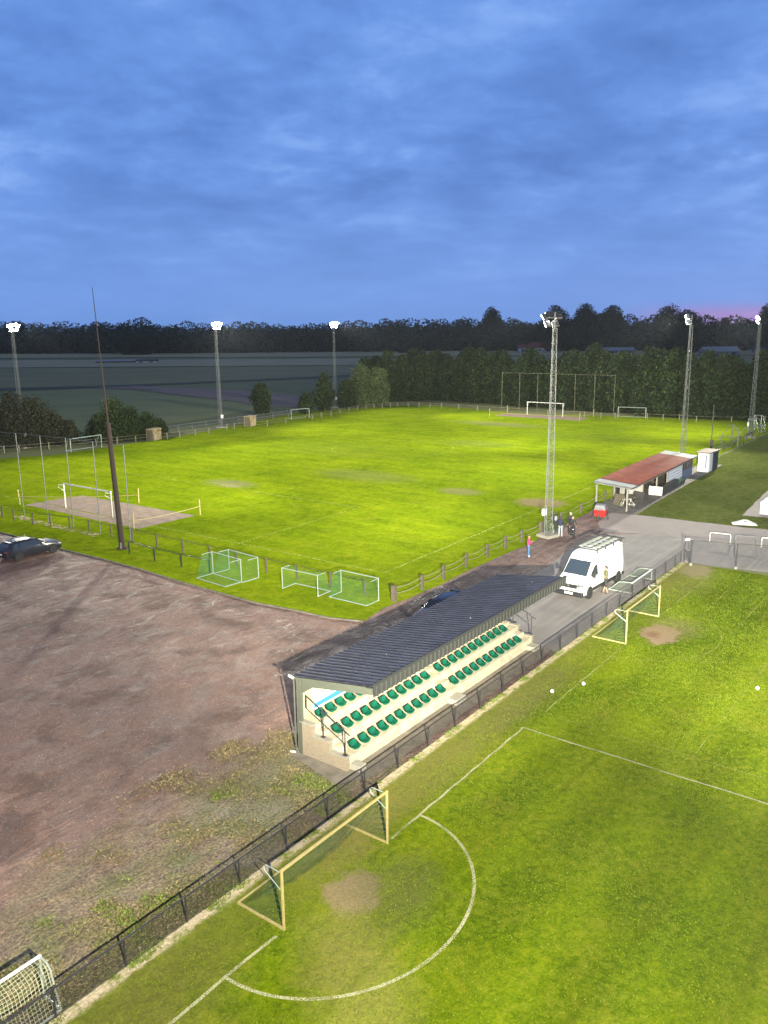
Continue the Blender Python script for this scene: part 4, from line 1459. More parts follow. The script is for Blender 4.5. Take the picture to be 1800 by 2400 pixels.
def roofmat():
    m, nt, b = newmat('dark_blue_roof_sheet')
    v = objvec(nt)
    c = ramp(nt, noise(nt, v, 1.4, 6, 0.65), [(0.35, (0.008, 0.010, 0.020)), (0.65, (0.015, 0.018, 0.034))])
    vor = nt.nodes.new('ShaderNodeTexVoronoi'); vor.inputs['Scale'].default_value = 1.3
    nt.links.new(v, vor.inputs['Vector'])
    k = mth(nt, 'LESS_THAN', vor.outputs['Distance'], 0.022)
    c = mixc(nt, k, c, (0.55, 0.55, 0.5))
    L(nt, c, b.inputs['Base Color'])
    b.inputs['Roughness'].default_value = 0.6
    b.inputs['Specular IOR Level'].default_value = 0.18
    return m


M['roof_dark'] = roofmat()
prof = ribbed(RX0, RX1, 0.305, 0.042, None, 0)
dv = Vector((0, yf - yb, zf - zb)).normalized()
nv = Vector((0, dv.z, -dv.y)) * -1
if nv.z < 0: nv = -nv
vs, fs = [], []
for (x, h) in prof:
    for e in ((yb, zb), (yf, zf)):
        vs.append(Vector((x, e[0], e[1])) + nv * h)
for i in range(len(prof) - 1):
    fs.append((2 * i, 2 * i + 1, 2 * i + 3, 2 * i + 2))
n0 = len(vs)
vs += [Vector((RX0, yb, zb - 0.03)), Vector((RX0, yf, zf - 0.03)), Vector((RX1, yb, zb - 0.03)), Vector((RX1, yf, zf - 0.03))]
fs += [(n0, n0 + 2, n0 + 3, n0 + 1)]
MB().add(vs, fs).build('roof', M['roof_dark'], st)
M['fascia'] = paint('fascia_sheet', (0.011, 0.013, 0.012), 0.85, var=0.15)
vs, fs = [], []
for (x, h) in ribbed(RX0 - 0.02, RX1, 0.305, 0.05, None, 0):
    for z in (zf - 0.42, zf + 0.035):
        vs.append(Vector((x, yf - 0.02 - h, z)))
for i in range(len(vs) // 2 - 1):
    fs.append((2 * i, 2 * i + 2, 2 * i + 3, 2 * i + 1))
MB().add(vs, fs).build('fascia', M['fascia'], st)
MB().box(((RX0 + RX1) / 2, yf - 0.03, zf + 0.055), (RX1 - RX0 + 0.04, 0.16, 0.03)).build('fascia_cap', M['fascia'], st)
# end beams and cross frames
M['beam'] = M['grey_green']
for x in (0.05, LEN * 0.25, LEN * 0.5, LEN * 0.75, LEN + 0.15):
    vs = []
    pts = [(BACKY - 0.21, zb - 0.08), (yf + 0.05, zf - 0.09), (yf + 0.05, zf - 0.34), (BACKY - 0.75, zb - 0.24), (BACKY - 0.21, zb - 0.62)]
    vs = [(x - 0.06, a, b) for a, b in pts] + [(x + 0.06, a, b) for a, b in pts]
    n = len(pts)
    MB().add(vs, [tuple(range(n)), tuple(range(2 * n - 1, n - 1, -1))] + [(i, (i + 1) % n, n + (i + 1) % n, n + i) for i in range(n)]).build('roof_beam', M['beam'], st, fix=True)
MB().box((0.0, (yb + yf) / 2 + 0.1, (zb + zf) / 2 - 0.115), (0.05, 3.6, 0.12), Matrix.Rotation(-math.atan2(zf - zb, yb - yf), 3, 'X')).build('verge_trim', M['beam'], st)
# handrails at both ends
for x in (0.14, LEN + 0.25):
    mb = MB()
    a, b_ = Vector((x, 2.15, 2.56)), Vector((x, -0.08, 1.50))
    mb.tube(a, b_, 0.025, 8)
    mb.tube(Vector((x, 2.15, 2.02)), Vector((x, 0.18, 1.08)), 0.018, 8)
    mb.tube(Vector((x, 2.15, 2.02)), a, 0.022, 8)
    for (y, z0, z1) in ((1.28, 1.02, 2.13), (0.16, 0.59, 1.62)):
        mb.tube(Vector((x, y, z0)), Vector((x, y, z1)), 0.024, 8)
        mb.box((x, y, z0 + 0.012), (0.14, 0.18, 0.02))
    mb.build('handrail', M['black_metal'], st)
# sponsor banner on the back wall: cream and blue with a swoosh and a stroke
bn = MB().box((1.75, BACKY - 0.012, 2.45), (2.7, 0.02, 1.0)).build('banner', paint('banner_cream', (0.78, 0.74, 0.52), 0.6, var=0.03), st)
blue1 = paint('banner_light_blue', (0.16, 0.38, 0.55), 0.6, var=0.1)
blue2 = paint('banner_blue', (0.03, 0.16, 0.42), 0.6, var=0.05)
MB().quad((0.41, BACKY - 0.025, 2.05), (3.1, BACKY - 0.025, 2.05), (3.1, BACKY - 0.025, 2.52), (0.41, BACKY - 0.025, 2.40)).build('banner_field', blue1, bn)
MB().quad((0.41, BACKY - 0.028, 2.02), (3.1, BACKY - 0.028, 2.02), (3.1, BACKY - 0.028, 2.28), (0.41, BACKY - 0.028, 2.22)).build('banner_field', blue2, bn)
MB().quad((0.41, BACKY - 0.030, 2.235), (3.1, BACKY - 0.030, 2.30), (3.1, BACKY - 0.030, 2.325), (0.41, BACKY - 0.030, 2.26)).build('banner_stripe', M['white_paint'], bn)
bn.location = (0.45, 0, -0.37)
mb = MB()
for i in range(9):
    a0 = math.pi * 0.15 + i * 0.28; r0 = 0.19 - 0.012 * i
    a1 = a0 + 0.28; r1 = r0 - 0.012
    mb.quad((0.72 + r0 * math.cos(a0), BACKY - 0.03, 2.72 + r0 * .8 * math.sin(a0)), (0.72 + r1 * math.cos(a1), BACKY - 0.03, 2.72 + r1 * .8 * math.sin(a1)), (0.72 + r1 * .45 * math.cos(a1), BACKY - 0.03, 2.70 + r1 * .4 * math.sin(a1)), (0.72 + r0 * .45 * math.cos(a0), BACKY - 0.03, 2.70 + r0 * .4 * math.sin(a0)))
mb.build('emblem', paint('emblem_orange', (0.75, 0.25, 0.04), 0.6, var=0.05), bn)
MB().path([(1.10, BACKY - 0.035, 2.92), (1.12, BACKY - 0.035, 2.70), (1.06, BACKY - 0.035, 2.58), (0.97, BACKY - 0.035, 2.56), (0.92, BACKY - 0.035, 2.62)], 0.028, 6).build('letter_stroke', M['black_plastic'], bn)

# ================================================================== red roofed shelter
SH_RZ = RZ + 0.034
sh = thing('shelter', 'long open shelter with red corrugated roof and pale roof ends beside the lit pitch', 'shelter', W(72.75, -26.55), SH_RZ)
M['roof_red'] = paint('red_roof_sheet', (0.22, 0.050, 0.026), 0.7, var=0.22, scale=0.8, dirt=(0.14, 0.05, 0.04))
M['roof_pale'] = paint('pale_roof_sheet', (0.30, 0.32, 0.31), 0.6, var=0.12, dirt=(0.33, 0.36, 0.33))
M['wall_grey'] = paint('grey_render', (0.26, 0.25, 0.24), 0.9, var=0.2, scale=2)
M['wall_white'] = paint('white_boards', (0.62, 0.66, 0.72), 0.6, var=0.08)
M['wall_blue'] = paint('blue_grey_boards', (0.10, 0.13, 0.20), 0.7)
M['dark_in'] = paint('dark_board', (0.03, 0.028, 0.03), 0.8)


def corr(x0, x1, y0, z0, y1, z1, pitch_, h):
    vs, fs = [], []
    n = int((x1 - x0) / pitch_ * 4)
    for i in range(n + 1):
        x = x0 + (x1 - x0) * i / n
        dz = h * (0.5 + 0.5 * math.cos(2 * math.pi * i / 4))
        vs += [(x, y0, z0 + dz), (x, y1, z1 + dz)]
    for i in range(n):
        fs.append((2 * i, 2 * i + 2, 2 * i + 3, 2 * i + 1))
    o = len(vs)
    vs += [(x0, y0, z0 - .05), (x1, y0, z0 - .05), (x1, y1, z1 - .05), (x0, y1, z1 - .05)]
    fs += [(o, o + 3, o + 2, o + 1)]
    return MB().add(vs, fs)


ZF_, ZB_, YF_, YB_ = 2.30, 2.62, -0.45, 3.15
corr(1.35, 19.8, YF_, ZF_, YB_, ZB_, 0.42, 0.05).build('roof', M['roof_red'], sh)
corr(-0.25, 1.34, YF_, ZF_ - .01, YB_, ZB_ - .01, 0.30, 0.025).build('roof_end', M['roof_pale'], sh)
corr(19.81, 22.3, YF_, ZF_ - .01, YB_, ZB_ - .01, 0.30, 0.025).build('roof_end', M['roof_pale'], sh)
MB().bar((-0.25, YF_ + .03, ZF_ - .12), (22.3, YF_ + .03, ZF_ - .12), 0.06, 0.12).build('eaves_beam', M['galv'], sh)
MB().bar((-0.22, YF_, ZF_ - .12), (-0.22, YB_, ZB_ - .12), 0.06, 0.12).build('eaves_beam', M['galv'], sh)
for (x, y) in ((0, 0), (0.1, 2.95), (8.9, 0.0), (12.5, 0), (9.4, 2.95), (5.0, 2.95)):
    MB().box((x, y, 1.13), (0.14, 0.14, 2.26)).build('post', M['concrete_grey'], sh)
MB().box((5.25, 1.35, 1.15), (0.10, 2.3, 2.3)).build('cross_wall', M['wall_grey'], sh)
MB().box((9.0, 2.9, 0.75), (7.4, 0.08, 1.5)).build('rear_wall', M['dark_in'], sh)
MB().box((15.3, 0.02, 1.12), (5.4, 0.08, 2.24)).build('front_wall', M['wall_white'], sh)
mb = MB()
for i in range(7):
    MB().box((15.3, -0.03, 0.25 + 0.30 * i), (5.38, 0.025, 0.06)).build('board', paint('board_edge', (0.25, 0.30, 0.42), 0.7) if i == 0 else bpy.data.materials['board_edge'], sh)
MB().box((20.1, 0.03, 0.55), (4.2, 0.10, 1.1)).build('front_wall', M['wall_blue'], sh)
MB().box((20.1, 0.10, 1.65), (4.2, 0.03, 1.1)).build('window', M['glass'], sh)
for x in (18.05, 19.1, 20.1, 21.1, 22.15):
    MB().box((x, 0.04, 1.65), (0.08, 0.12, 1.1)).build('window_bar', M['dark_in'], sh)
MB().box((22.2, 1.5, 1.2), (0.08, 2.9, 2.4)).build('end_wall', M['wall_grey'], sh)
MB().box((15.3, 2.9, 1.2), (13.5, 0.08, 2.4)).build('rear_wall', M['wall_grey'], sh)
MB().box((8.85, 0.05, 0.46), (0.05, 1.35, 0.92)).build('counter_end', M['white_paint'], sh)
MB().box((11.6, -0.60, 0.42), (5.5, 0.05, 0.84)).build('counter_front', M['dark_in'], sh)
MB().box((11.6, -0.45, 0.86), (5.5, 0.34, 0.04)).build('counter_top', M['wood_post'], sh)
# red panels in the open bay
MB().box((7.2, 1.7, 1.0), (0.05, 1.2, 1.1)).build('red_panel', M['red_paint'], sh)


def loc_of(root, x, y, z=0.0):
    return root.matrix_basis @ Vector((x, y, z))


# things kept under the shelter
t = thing('picnic_table', 'brown wooden picnic table under the near end of the red roof', 'table', loc_of(sh, 3.6, 0.9), SH_RZ)
MB().box((0, 0, 0.74), (1.7, 0.75, 0.05)).build('tabletop', M['wood_post'], t)
for s in (-1, 1):
    MB().box((0, s * 0.62, 0.44), (1.7, 0.26, 0.045)).build('bench', M['wood_post'], t)
    for x in (-.6, .6):
        MB().bar((x, s * 0.1, 0.72), (x, s * 0.62, 0.0), 0.09, 0.05).build('leg', M['wood_post'], t)
for k, (dx, dy, lab) in enumerate(((2.3, 1.5, 'brown folded table leaning behind the picnic table'), (4.4, 0.4, 'dark upturned bench against the grey cross wall'))):
    o = MB().box((0, 0, 0.55), (1.3, 0.07, 1.1), Matrix.Rotation(0.35, 3, 'X')).build('folded_table', M['wood_post'] if k == 0 else M['dark_in'], None)
    o.location = loc_of(sh, dx, dy); o.rotation_euler = (0, 0, SH_RZ + 1.2)
    tag(o, lab, 'table')
for k in range(5):
    t = thing('potted_shrub', 'small leafy pot plant on the ground along the white boards of the shelter', 'plant', loc_of(sh, 12.9 + 1.05 * k, -0.45), random.random() * 6, 'pot plants along the shelter')
    MB().lathe([(0.12, 0), (0.17, 0.25), (0.15, 0.25)], n=10).build('pot', M['black_plastic'], t)
    mb = MB()
    for i in range(70):
        a = random.random() * 6.28; r = random.random() ** .6 * 0.22; z = 0.25 + random.random() * 0.45
        p = Vector((r * math.cos(a), r * math.sin(a), z)); q = Vector((random.uniform(-1, 1), random.uniform(-1, 1), random.uniform(-1, 1))) * 0.06; q2 = Vector((random.uniform(-1, 1), random.uniform(-1, 1), random.uniform(-1, 1))) * 0.06
        mb.quad(p - q, p + q2, p + q, p - q2)
    mb.build('leaves', paint('pot_leaves', (0.03, 0.07, 0.04), 0.8) if k == 0 else bpy.data.materials['pot_leaves'], t)

# white hut
hb = W(97.8, -26.3)
hu = thing('hut', 'small white hut with dark red flat roof past the end of the shelter', 'hut', hb, RZ - 0.0)
MB().box((0.75, 0.62, 1.10), (1.5, 1.24, 2.2)).build('wall', M['wall_white'], hu, bevel=0.01)
MB().box((2.6, 0.60, 1.10), (2.2, 1.28, 2.2)).build('dark_wall', paint('navy_boards', (0.02, 0.025, 0.05), 0.7), hu)
MB().box((1.85, 0.62, 2.25), (4.2, 1.7, 0.08), Matrix.Rotation(0.02, 3, 'Y')).build('roof', paint('hut_roof', (0.10, 0.06, 0.055), 0.8), hu)
MB().box((-0.01, 0.32, 1.25), (0.03, 0.12, 1.5)).build('slit_window', M['wall_blue'], hu)
MB().box((0.75, -0.012, 1.05), (0.8, 0.03, 1.95)).build('door', M['white_paint'], hu)

# white container by the paved corner, only partly in view
ct = thing('storage_box', 'long white box on the paved corner of the dark lawn at the right edge', 'container', W(78.5, -16.35), RZ)
MB().box((3.0, -0.75, 0.50), (6.0, 1.5, 1.0)).build('body', M['white_paint'], ct, bevel=0.03)
MB().box((3.0, -0.75, 1.03), (6.06, 1.56, 0.05)).build('lid', M['wall_white'], ct)
for k in range(5):
    MB().box((0.6 + 1.2 * k, -0.74, 1.065), (0.05, 1.5, 0.02)).build('lid_rib', M['galv'], ct)
# white low canopy lying on the lawn
tn = thing('ground_canopy', 'low white pyramid cover lying at the lawn edge near the road', 'cover', W(73.6, -16.45), RZ - 1.2)
MB().add([(-1.0, -0.45, 0.03), (1.0, -0.45, 0.03), (1.0, 0.5, 0.03), (-1.0, 0.5, 0.03), (-0.15, 0, 0.42), (0.2, 0, 0.42)], [(0, 1, 5, 4), (1, 2, 5), (2, 3, 4, 5), (3, 0, 4), (3, 2, 1, 0)]).build('cover', M['white_paint'], tn)
MB().box((0.05, -0.22, 0.30), (0.3, 0.03, 0.08), Matrix.Rotation(0.7, 3, 'X')).build('patch', M['wall_blue'], tn)

# tube hoops along the road
for i, (a, b_, mt, lab) in enumerate((((65.9, -17.2), (66.1, -15.7), 'white_paint', 'white tubular hoop, leftmost of the three beside the road'), ((65.95, -15.3), (66.4, -13.9), 'galv', 'grey tubular hoop between the two white ones beside the road'), ((66.45, -13.5), (66.8, -12.1), 'white_paint', 'white tubular hoop cut by the right edge of the picture'))):
    pa_, pb_ = W(*a), W(*b_)
    up = Vector((0, 0, 1))
    o = MB().path([pa_, pa_ + up * .68, pa_ + up * .76 + (pb_ - pa_) * .02, pa_ + up * .80 + (pb_ - pa_) * .06, pb_ + up * .80 - (pb_ - pa_) * .06, pb_ + up * .76 - (pb_ - pa_) * .02, pb_ + up * .68, pb_], 0.035, 8).build('parking_hoop', M[mt], None)
    tag(o, lab, 'hoop', 'tubular hoops beside the road')

# balls
bm_ = MB().sphere((0, 0, 0.10), 0.09, 14, 10).build('football', M['white_paint'], None, smooth=True)
for i, (q, lab) in enumerate((((33.46, -15.3), 'white ball lying left of the faint corner line, nearest the fence'), ((35.1, -14.44), 'white ball lying just beside the long chalk line'), ((39.37, -7.58), 'white ball alone at the right edge of the near pitch'))):
    o = bm_ if i == 0 else bm_.copy()
    if i: COL.objects.link(o)
    o.location = W(q[0], q[1], 0.02)
    tag(o, lab, 'ball', 'balls on the near pitch')

# ================================================================== vehicles
def ring(y, zb, zm, zt, wb, wm, wt, rr=0.10):
    """cross-section of a vehicle body at length y"""
    pts = [(0, zb), (wb * .8, zb), (wb, zb + rr * .7), (wm, zm), (wt + (wm - wt) * .25, zt - rr * 1.4), (wt, zt - rr * .5), (wt - rr * 1.2, zt - .005), (0, zt + 0.02)]
    full = pts + [(-x, z) for x, z in pts[-2:0:-1]]
    return [Vector((x, y, z)) for x, z in full]


def wheel(parent, x, y, r, wdt, mat_t, mat_r, side, spokes=5):
    tyre = MB().lathe([(r * .62, -wdt / 2), (r * .95, -wdt / 2), (r, -wdt / 2 + .03), (r, wdt / 2 - .03), (r * .95, wdt / 2), (r * .62, wdt / 2)], (0, 0, 0), 24, 'X').build('wheel', mat_t, parent, smooth='auto')
    tyre.location = (x, y, r)
    rim = MB()
    rim.lathe([(r * .64, 0), (r * .64, wdt * .30), (r * .55, wdt * .36), (r * .52, wdt * .2), (0.001, wdt * .2)] if side > 0 else [(r * .64, 0), (r * .64, -wdt * .30), (r * .55, -wdt * .36), (r * .52, -wdt * .2), (0.001, -wdt * .2)], (0, 0, 0), 24, 'X')
    for k in range(spokes):
        a = 2 * math.pi * k / spokes
        c = Vector((side * wdt * .32, math.cos(a) * r * .34, math.sin(a) * r * .34))
        rim.box(c, (0.02, r * .44, r * .13), Matrix.Rotation(a, 3, 'X'))
    rim.build('rim', mat_r, tyre)
    return tyre


def van():
    t = thing('panel_van', 'white high roof panel van with black roof rack and dark lower cladding on the asphalt', 'van', W(49.6, -20.30), RZ + math.pi / 2 - 0.05)
    # local +y is the front
    secs = [ring(3.02, .38, .6, .82, .80, .84, .78, .05), ring(2.95, .30, .65, 1.06, .92, .96, .86, .08), ring(2.70, .28, .75, 1.22, .97, 1.0, .88, .09), ring(2.25, .28, .9, 1.40, .99, 1.01, .88, .09),
            ring(2.15, .28, .95, 1.46, 1.0, 1.01, .87, .09), ring(1.40, .28, 1.2, 2.30, 1.0, 1.01, .80, .12), ring(1.15, .28, 1.25, 2.52, 1.0, 1.01, .80, .13), ring(.80, .28, 1.3, 2.62, 1.0, 1.01, .82, .13),
            ring(-.2, .30, 1.3, 2.66, 1.0, 1.01, .84, .13), ring(-2.6, .32, 1.3, 2.66, 1.0, 1.01, .84, .13), ring(-2.95, .34, 1.3, 2.62, .99, 1.0, .82, .13), ring(-3.0, .36, 1.3, 2.55, .96, .97, .80, .12)]
    MB().loft(secs).build('body', M['van_white'], t, smooth='auto', fix=True)
    # windscreen
    MB().add([(-.80, 2.20, 1.475), (.80, 2.20, 1.475), (.735, 1.47, 2.24), (-.735, 1.47, 2.24), (-.80, 2.20, 1.435), (.80, 2.20, 1.435), (.735, 1.47, 2.20), (-.735, 1.47, 2.20)],
             [(0, 1, 2, 3), (7, 6, 5, 4), (0, 4, 5, 1), (1, 5, 6, 2), (2, 6, 7, 3), (3, 7, 4, 0)]).build('windscreen', M['glass'], t)
    for s in (-1, 1):
        MB().add([(s * 1.012, 1.98, 1.40), (s * 1.016, 1.02, 1.34), (s * .965, 1.05, 2.02), (s * .955, 1.45, 2.02), (s * .975, 1.95, 1.55)], [(0, 1, 2, 3, 4)]).build('door_window', M['glass'], t)
        MB().box((s * 1.005, -.15, .52), (.05, 3.7, .24)).build('cladding', M['black_plastic'], t, bevel=.01)
        MB().box((s * 1.0, -2.82, .52), (.05, .34, .24)).build('cladding', M['black_plastic'], t)
        # mirror
        mo = MB().box((s * 1.16, 1.88, 1.52), (.20, .12, .34)).build('mirror', M['black_plastic'], t, bevel=.03)
        MB().bar((s * .98, 1.9, 1.42), (s * 1.12, 1.9, 1.45), .05, .05).build('mirror_arm', M['black_plastic'], mo)
        MB().box((s * .76, 2.925, .96), (.36, .16, .20), Matrix.Rotation(-s * .38, 3, 'Z') @ Matrix.Rotation(-.25, 3, 'X')).build('headlight', glass('headlight_glass', (.10, .11, .12), .1) if s < 0 else bpy.data.materials['headlight_glass'], t, bevel=.03)
        for (y0, z) in ((.98, 1.1), (-.28, 1.1)):
            MB().box((s * 1.0135, y0, 1.2), (.006, .014, 1.5)).build('door_seam', M['black_plastic'], t)
        MB().box((s * 1.014, -.2, 1.36), (.012, 2.4, .012)).build('side_crease', M['galv'], t)
        MB().box((s * 1.02, .88, 1.12), (.02, .16, .035)).build('door_handle', M['black_plastic'], t)
        for yy in (2.12, -2.15):
            MB().lathe([(.001, 0), (.43, 0), (.43, .018), (.001, .018)], (s * 1.004 - (.018 if s < 0 else 0), yy, .40), 20, 'X').build('wheel_arch', M['black_plastic'], t)
    MB().box((0, 2.97, .44), (1.94, .28, .34)).build('front_bumper', M['black_plastic'], t, bevel=.04)
    MB().box((0, 2.99, .90), (1.16, .14, .26)).build('grille', M['black_plastic'], t, bevel=.02)
    MB().box((0, 3.075, .94), (.10, .02, .10)).build('emblem', M['rim'], t)
    MB().box((-.05, 3.115, .47), (.56, .02, .13)).build('number_plate', M['plate'], t)
    MB().box((0, -3.0, .42), (1.8, .12, .18)).build('rear_bumper', M['black_plastic'], t, bevel=.03)
    for s in (-1, 1):
        for y in (2.12, -2.15):
            wheel(t, s * .935, y, .36, .26, M['rubber'], M['rim'], s, 6)
    # roof rack
    rk = MB()
    for s in (-1, 1):
        rk.tube((s * .80, .95, 2.86), (s * .80, -2.85, 2.86), .028, 8)
        for y in (.8, -.4, -1.6, -2.75):
            rk.box((s * .80, y, 2.76), (.05, .07, .22))
    for y in (.9, .45, -.2, -.85, -1.5, -2.1, -2.7):
        rk.bar((-.82, y, 2.85), (.82, y, 2.85), .045, .035)
    rk.tube((-.98, -2.86, 2.93), (.98, -2.86, 2.93), .04, 8)
    rk.build('roof_rack', M['black_metal'], t)
    mb = MB()
    mb.box((.30, 1.25, 2.60), (.03, .03, .10)); mb.build('aerial', M['black_plastic'], t)
    return t


vn = van()
# two ladders and boards on the rack
M['plank'] = paint('pale_boards', (0.30, 0.32, 0.26), 0.6)
for x, wd, l0, l1, lab in ((-.48, .26, .55, -2.6, 'pale long panel on the roof rack of the van, driver side'), (.02, .20, .3, -2.7, 'pale long panel along the middle of the van roof rack'), (.48, .24, .6, -2.4, 'pale long panel on the roof rack of the van nearest the rope fence')):
    o = MB().box((x, (l0 + l1) / 2, 2.895), (wd, l0 - l1, .045)).build('board', M['plank'], None, bevel=.01)
    o.matrix_basis = vn.matrix_basis.copy()
    tag(o, lab, 'board', 'boards carried on the van roof rack')


def estate_car(label, loc, rz, mat, name='parked_car'):
    t = thing(name, label, 'car', loc, rz)
    # sections: y, bottom, belt, top, halfwidths
    S = [(2.30, .38, .52, .62, .62, .66, .60, .04), (2.22, .26, .55, .76, .80, .84, .74, .05), (1.95, .22, .62, .86, .88, .91, .78, .06), (1.10, .22, .66, .97, .90, .93, .80, .06), (.92, .22, .7, 1.01, .90, .93, .79, .06),
         (.25, .22, .85, 1.36, .90, .93, .62, .08), (-.10, .22, .88, 1.44, .90, .93, .62, .08), (-1.0, .22, .88, 1.46, .90, .93, .62, .08), (-1.65, .24, .88, 1.40, .90, .93, .60, .08), (-2.15, .28, .85, 1.08, .86, .90, .64, .07), (-2.30, .34, .8, .98, .80, .84, .66, .06), (-2.36, .40, .62, .80, .70, .74, .66, .04)]
    MB().loft([ring(*s) for s in S]).build('body', mat, t, smooth='auto', fix=True)
    MB().add([(-.70, .87, 1.045), (.70, .87, 1.045), (.58, .28, 1.372), (-.58, .28, 1.372)], [(0, 1, 2, 3)]).build('windscreen', M['glass'], t)
    MB().add([(-.56, -1.68, 1.405), (.56, -1.68, 1.405), (.62, -2.10, 1.13), (-.62, -2.10, 1.13)], [(0, 1, 2, 3)]).build('rear_window', M['glass'], t)
    for s in (-1, 1):
        for (y0, y1, y2, y3) in ((.62, -.32, -.32, .22), (-.38, -1.25, -1.2, -.38), (-1.30, -1.85, -1.62, -1.27)):
            MB().add([(s * .915, y0, .96), (s * .915, y1, .96), (s * .735, y2, 1.32), (s * .735, y3, 1.32)], [(0, 1, 2, 3)]).build('side_window', M['glass'], t)
        MB().box((s * .99, .66, .98), (.16, .10, .12)).build('mirror', mat, t, bevel=.03)
        MB().box((s * .66, 2.245, .66), (.30, .06, .10)).build('headlight', glass('car_lamp', (.2, .2, .2), .1) if 'car_lamp' not in bpy.data.materials else bpy.data.materials['car_lamp'], t, bevel=.02)
        MB().box((s * .66, -2.315, .84), (.34, .05, .08)).build('tail_light', M['red_paint'], t, bevel=.02)
        MB().box((s * .58, -.75, 1.485), (.03, 1.9, .03)).build('roof_rail', M['black_plastic'], t)
        for y in (1.42, -1.42):
            MB().lathe([(.001, 0), (.385, 0), (.385, .014), (.001, .014)], (s * .918 - (.014 if s < 0 else 0), y, .35), 20, 'X').build('wheel_arch', M['black_plastic'], t)
            wheel(t, s * .862, y, .335, .22, M['rubber'], M['rim'], s, 5)
        for y in (.62, -.35, -1.28):
            MB().box((s * .932, y, .62), (.006, .012, .52)).build('door_seam', M['black_plastic'], t)
    MB().box((0, -2.365, .62), (.50, .02, .11)).build('number_plate', M['plate'], t)
    MB().box((0, -1.72, 1.43), (1.1, .18, .03)).build('spoiler', mat, t)
    return t


cp_ = Vector((-27.35, 61.25, 0))
estate_car('black estate car parked on the gravel at the left edge, its roof shining', cp_, math.atan2(2.45, 1.77) - math.pi / 2, M['car_black'])
estate_car('dark blue car half hidden behind the roof of the stand', W(38.6, -24.75), RZ + math.pi / 2, M['car_navy'])


# ================================================================== bicycles
def bicycle(label, loc, rz, frame_mat, bags=False, lean=0.0):
    t = thing('bicycle', label, 'bicycle', loc, rz)
    t.rotation_euler = (0, lean, rz)
    t.matrix_basis = Matrix.Translation(Vector(loc)) @ Euler((0, lean, rz)).to_matrix().to_4x4()
    for y in (-.53, .53):
        pts = [(0, y + .33 * math.cos(a), .34 + .33 * math.sin(a)) for a in [2 * math.pi * i / 24 for i in range(25)]]
        wh = MB().path(pts, .024, 6).build('wheel', M['rubber'], t)
        sp_ = MB()
        for k in range(12):
            a = math.pi * 2 * k / 12
            sp_.tube((0, y, .34), (0, y + .32 * math.cos(a), .34 + .32 * math.sin(a)), .0035, 3)
        sp_.build('spokes', M['alu'], wh)
    fr = MB()
    bb = (0, -.05, .30); hd_ = (0, .36, .82); stp = (0, -.18, .80)
    for a, b_ in ((bb, hd_), (stp, hd_), (bb, stp), (bb, (0, -.53, .34)), (stp, (0, -.53, .34)), (hd_, (0, .38, .92)), (stp, (0, -.2, .92))): fr.tube(a, b_, .017, 6)
    fr.build('frame', frame_mat, t)
    MB().tube((0, .37, .84), (0, .53, .34), .016, 6).build('fork', frame_mat, t)
    MB().path([(-.28, .26, 1.0), (-.22, .38, 1.0), (0, .40, .98), (.22, .38, 1.0), (.28, .26, 1.0)], .014, 6).build('handlebar', M['black_metal'], t)
    MB().box((0, -.22, .94), (.15, .26, .05)).build('saddle', M['black_plastic'], t, bevel=.02)
    MB().box((0, .52, .78), (.07, .05, .07)).build('headlamp', M['white_paint'], t)
    pd = MB(); pd.tube((-.10, -.05, .30), (.10, -.05, .30), .012, 6); pd.box((.13, -.05, .22), (.08, .06, .02)); pd.box((-.13, -.05, .38), (.08, .06, .02)); pd.build('pedals', M['black_metal'], t)
    if bags:
        for s in (-1, 1):
            MB().box((s * .14, -.50, .55), (.13, .34, .34)).build('pannier', M['black_plastic'], t, bevel=.03)
    return t


# ================================================================== people
SKIN = paint('skin', (0.30, 0.17, 0.12), 0.6, var=0.05)


def cloth(name, col):
    return bpy.data.materials.get(name) or paint(name, col, 0.85, var=0.15, scale=10)


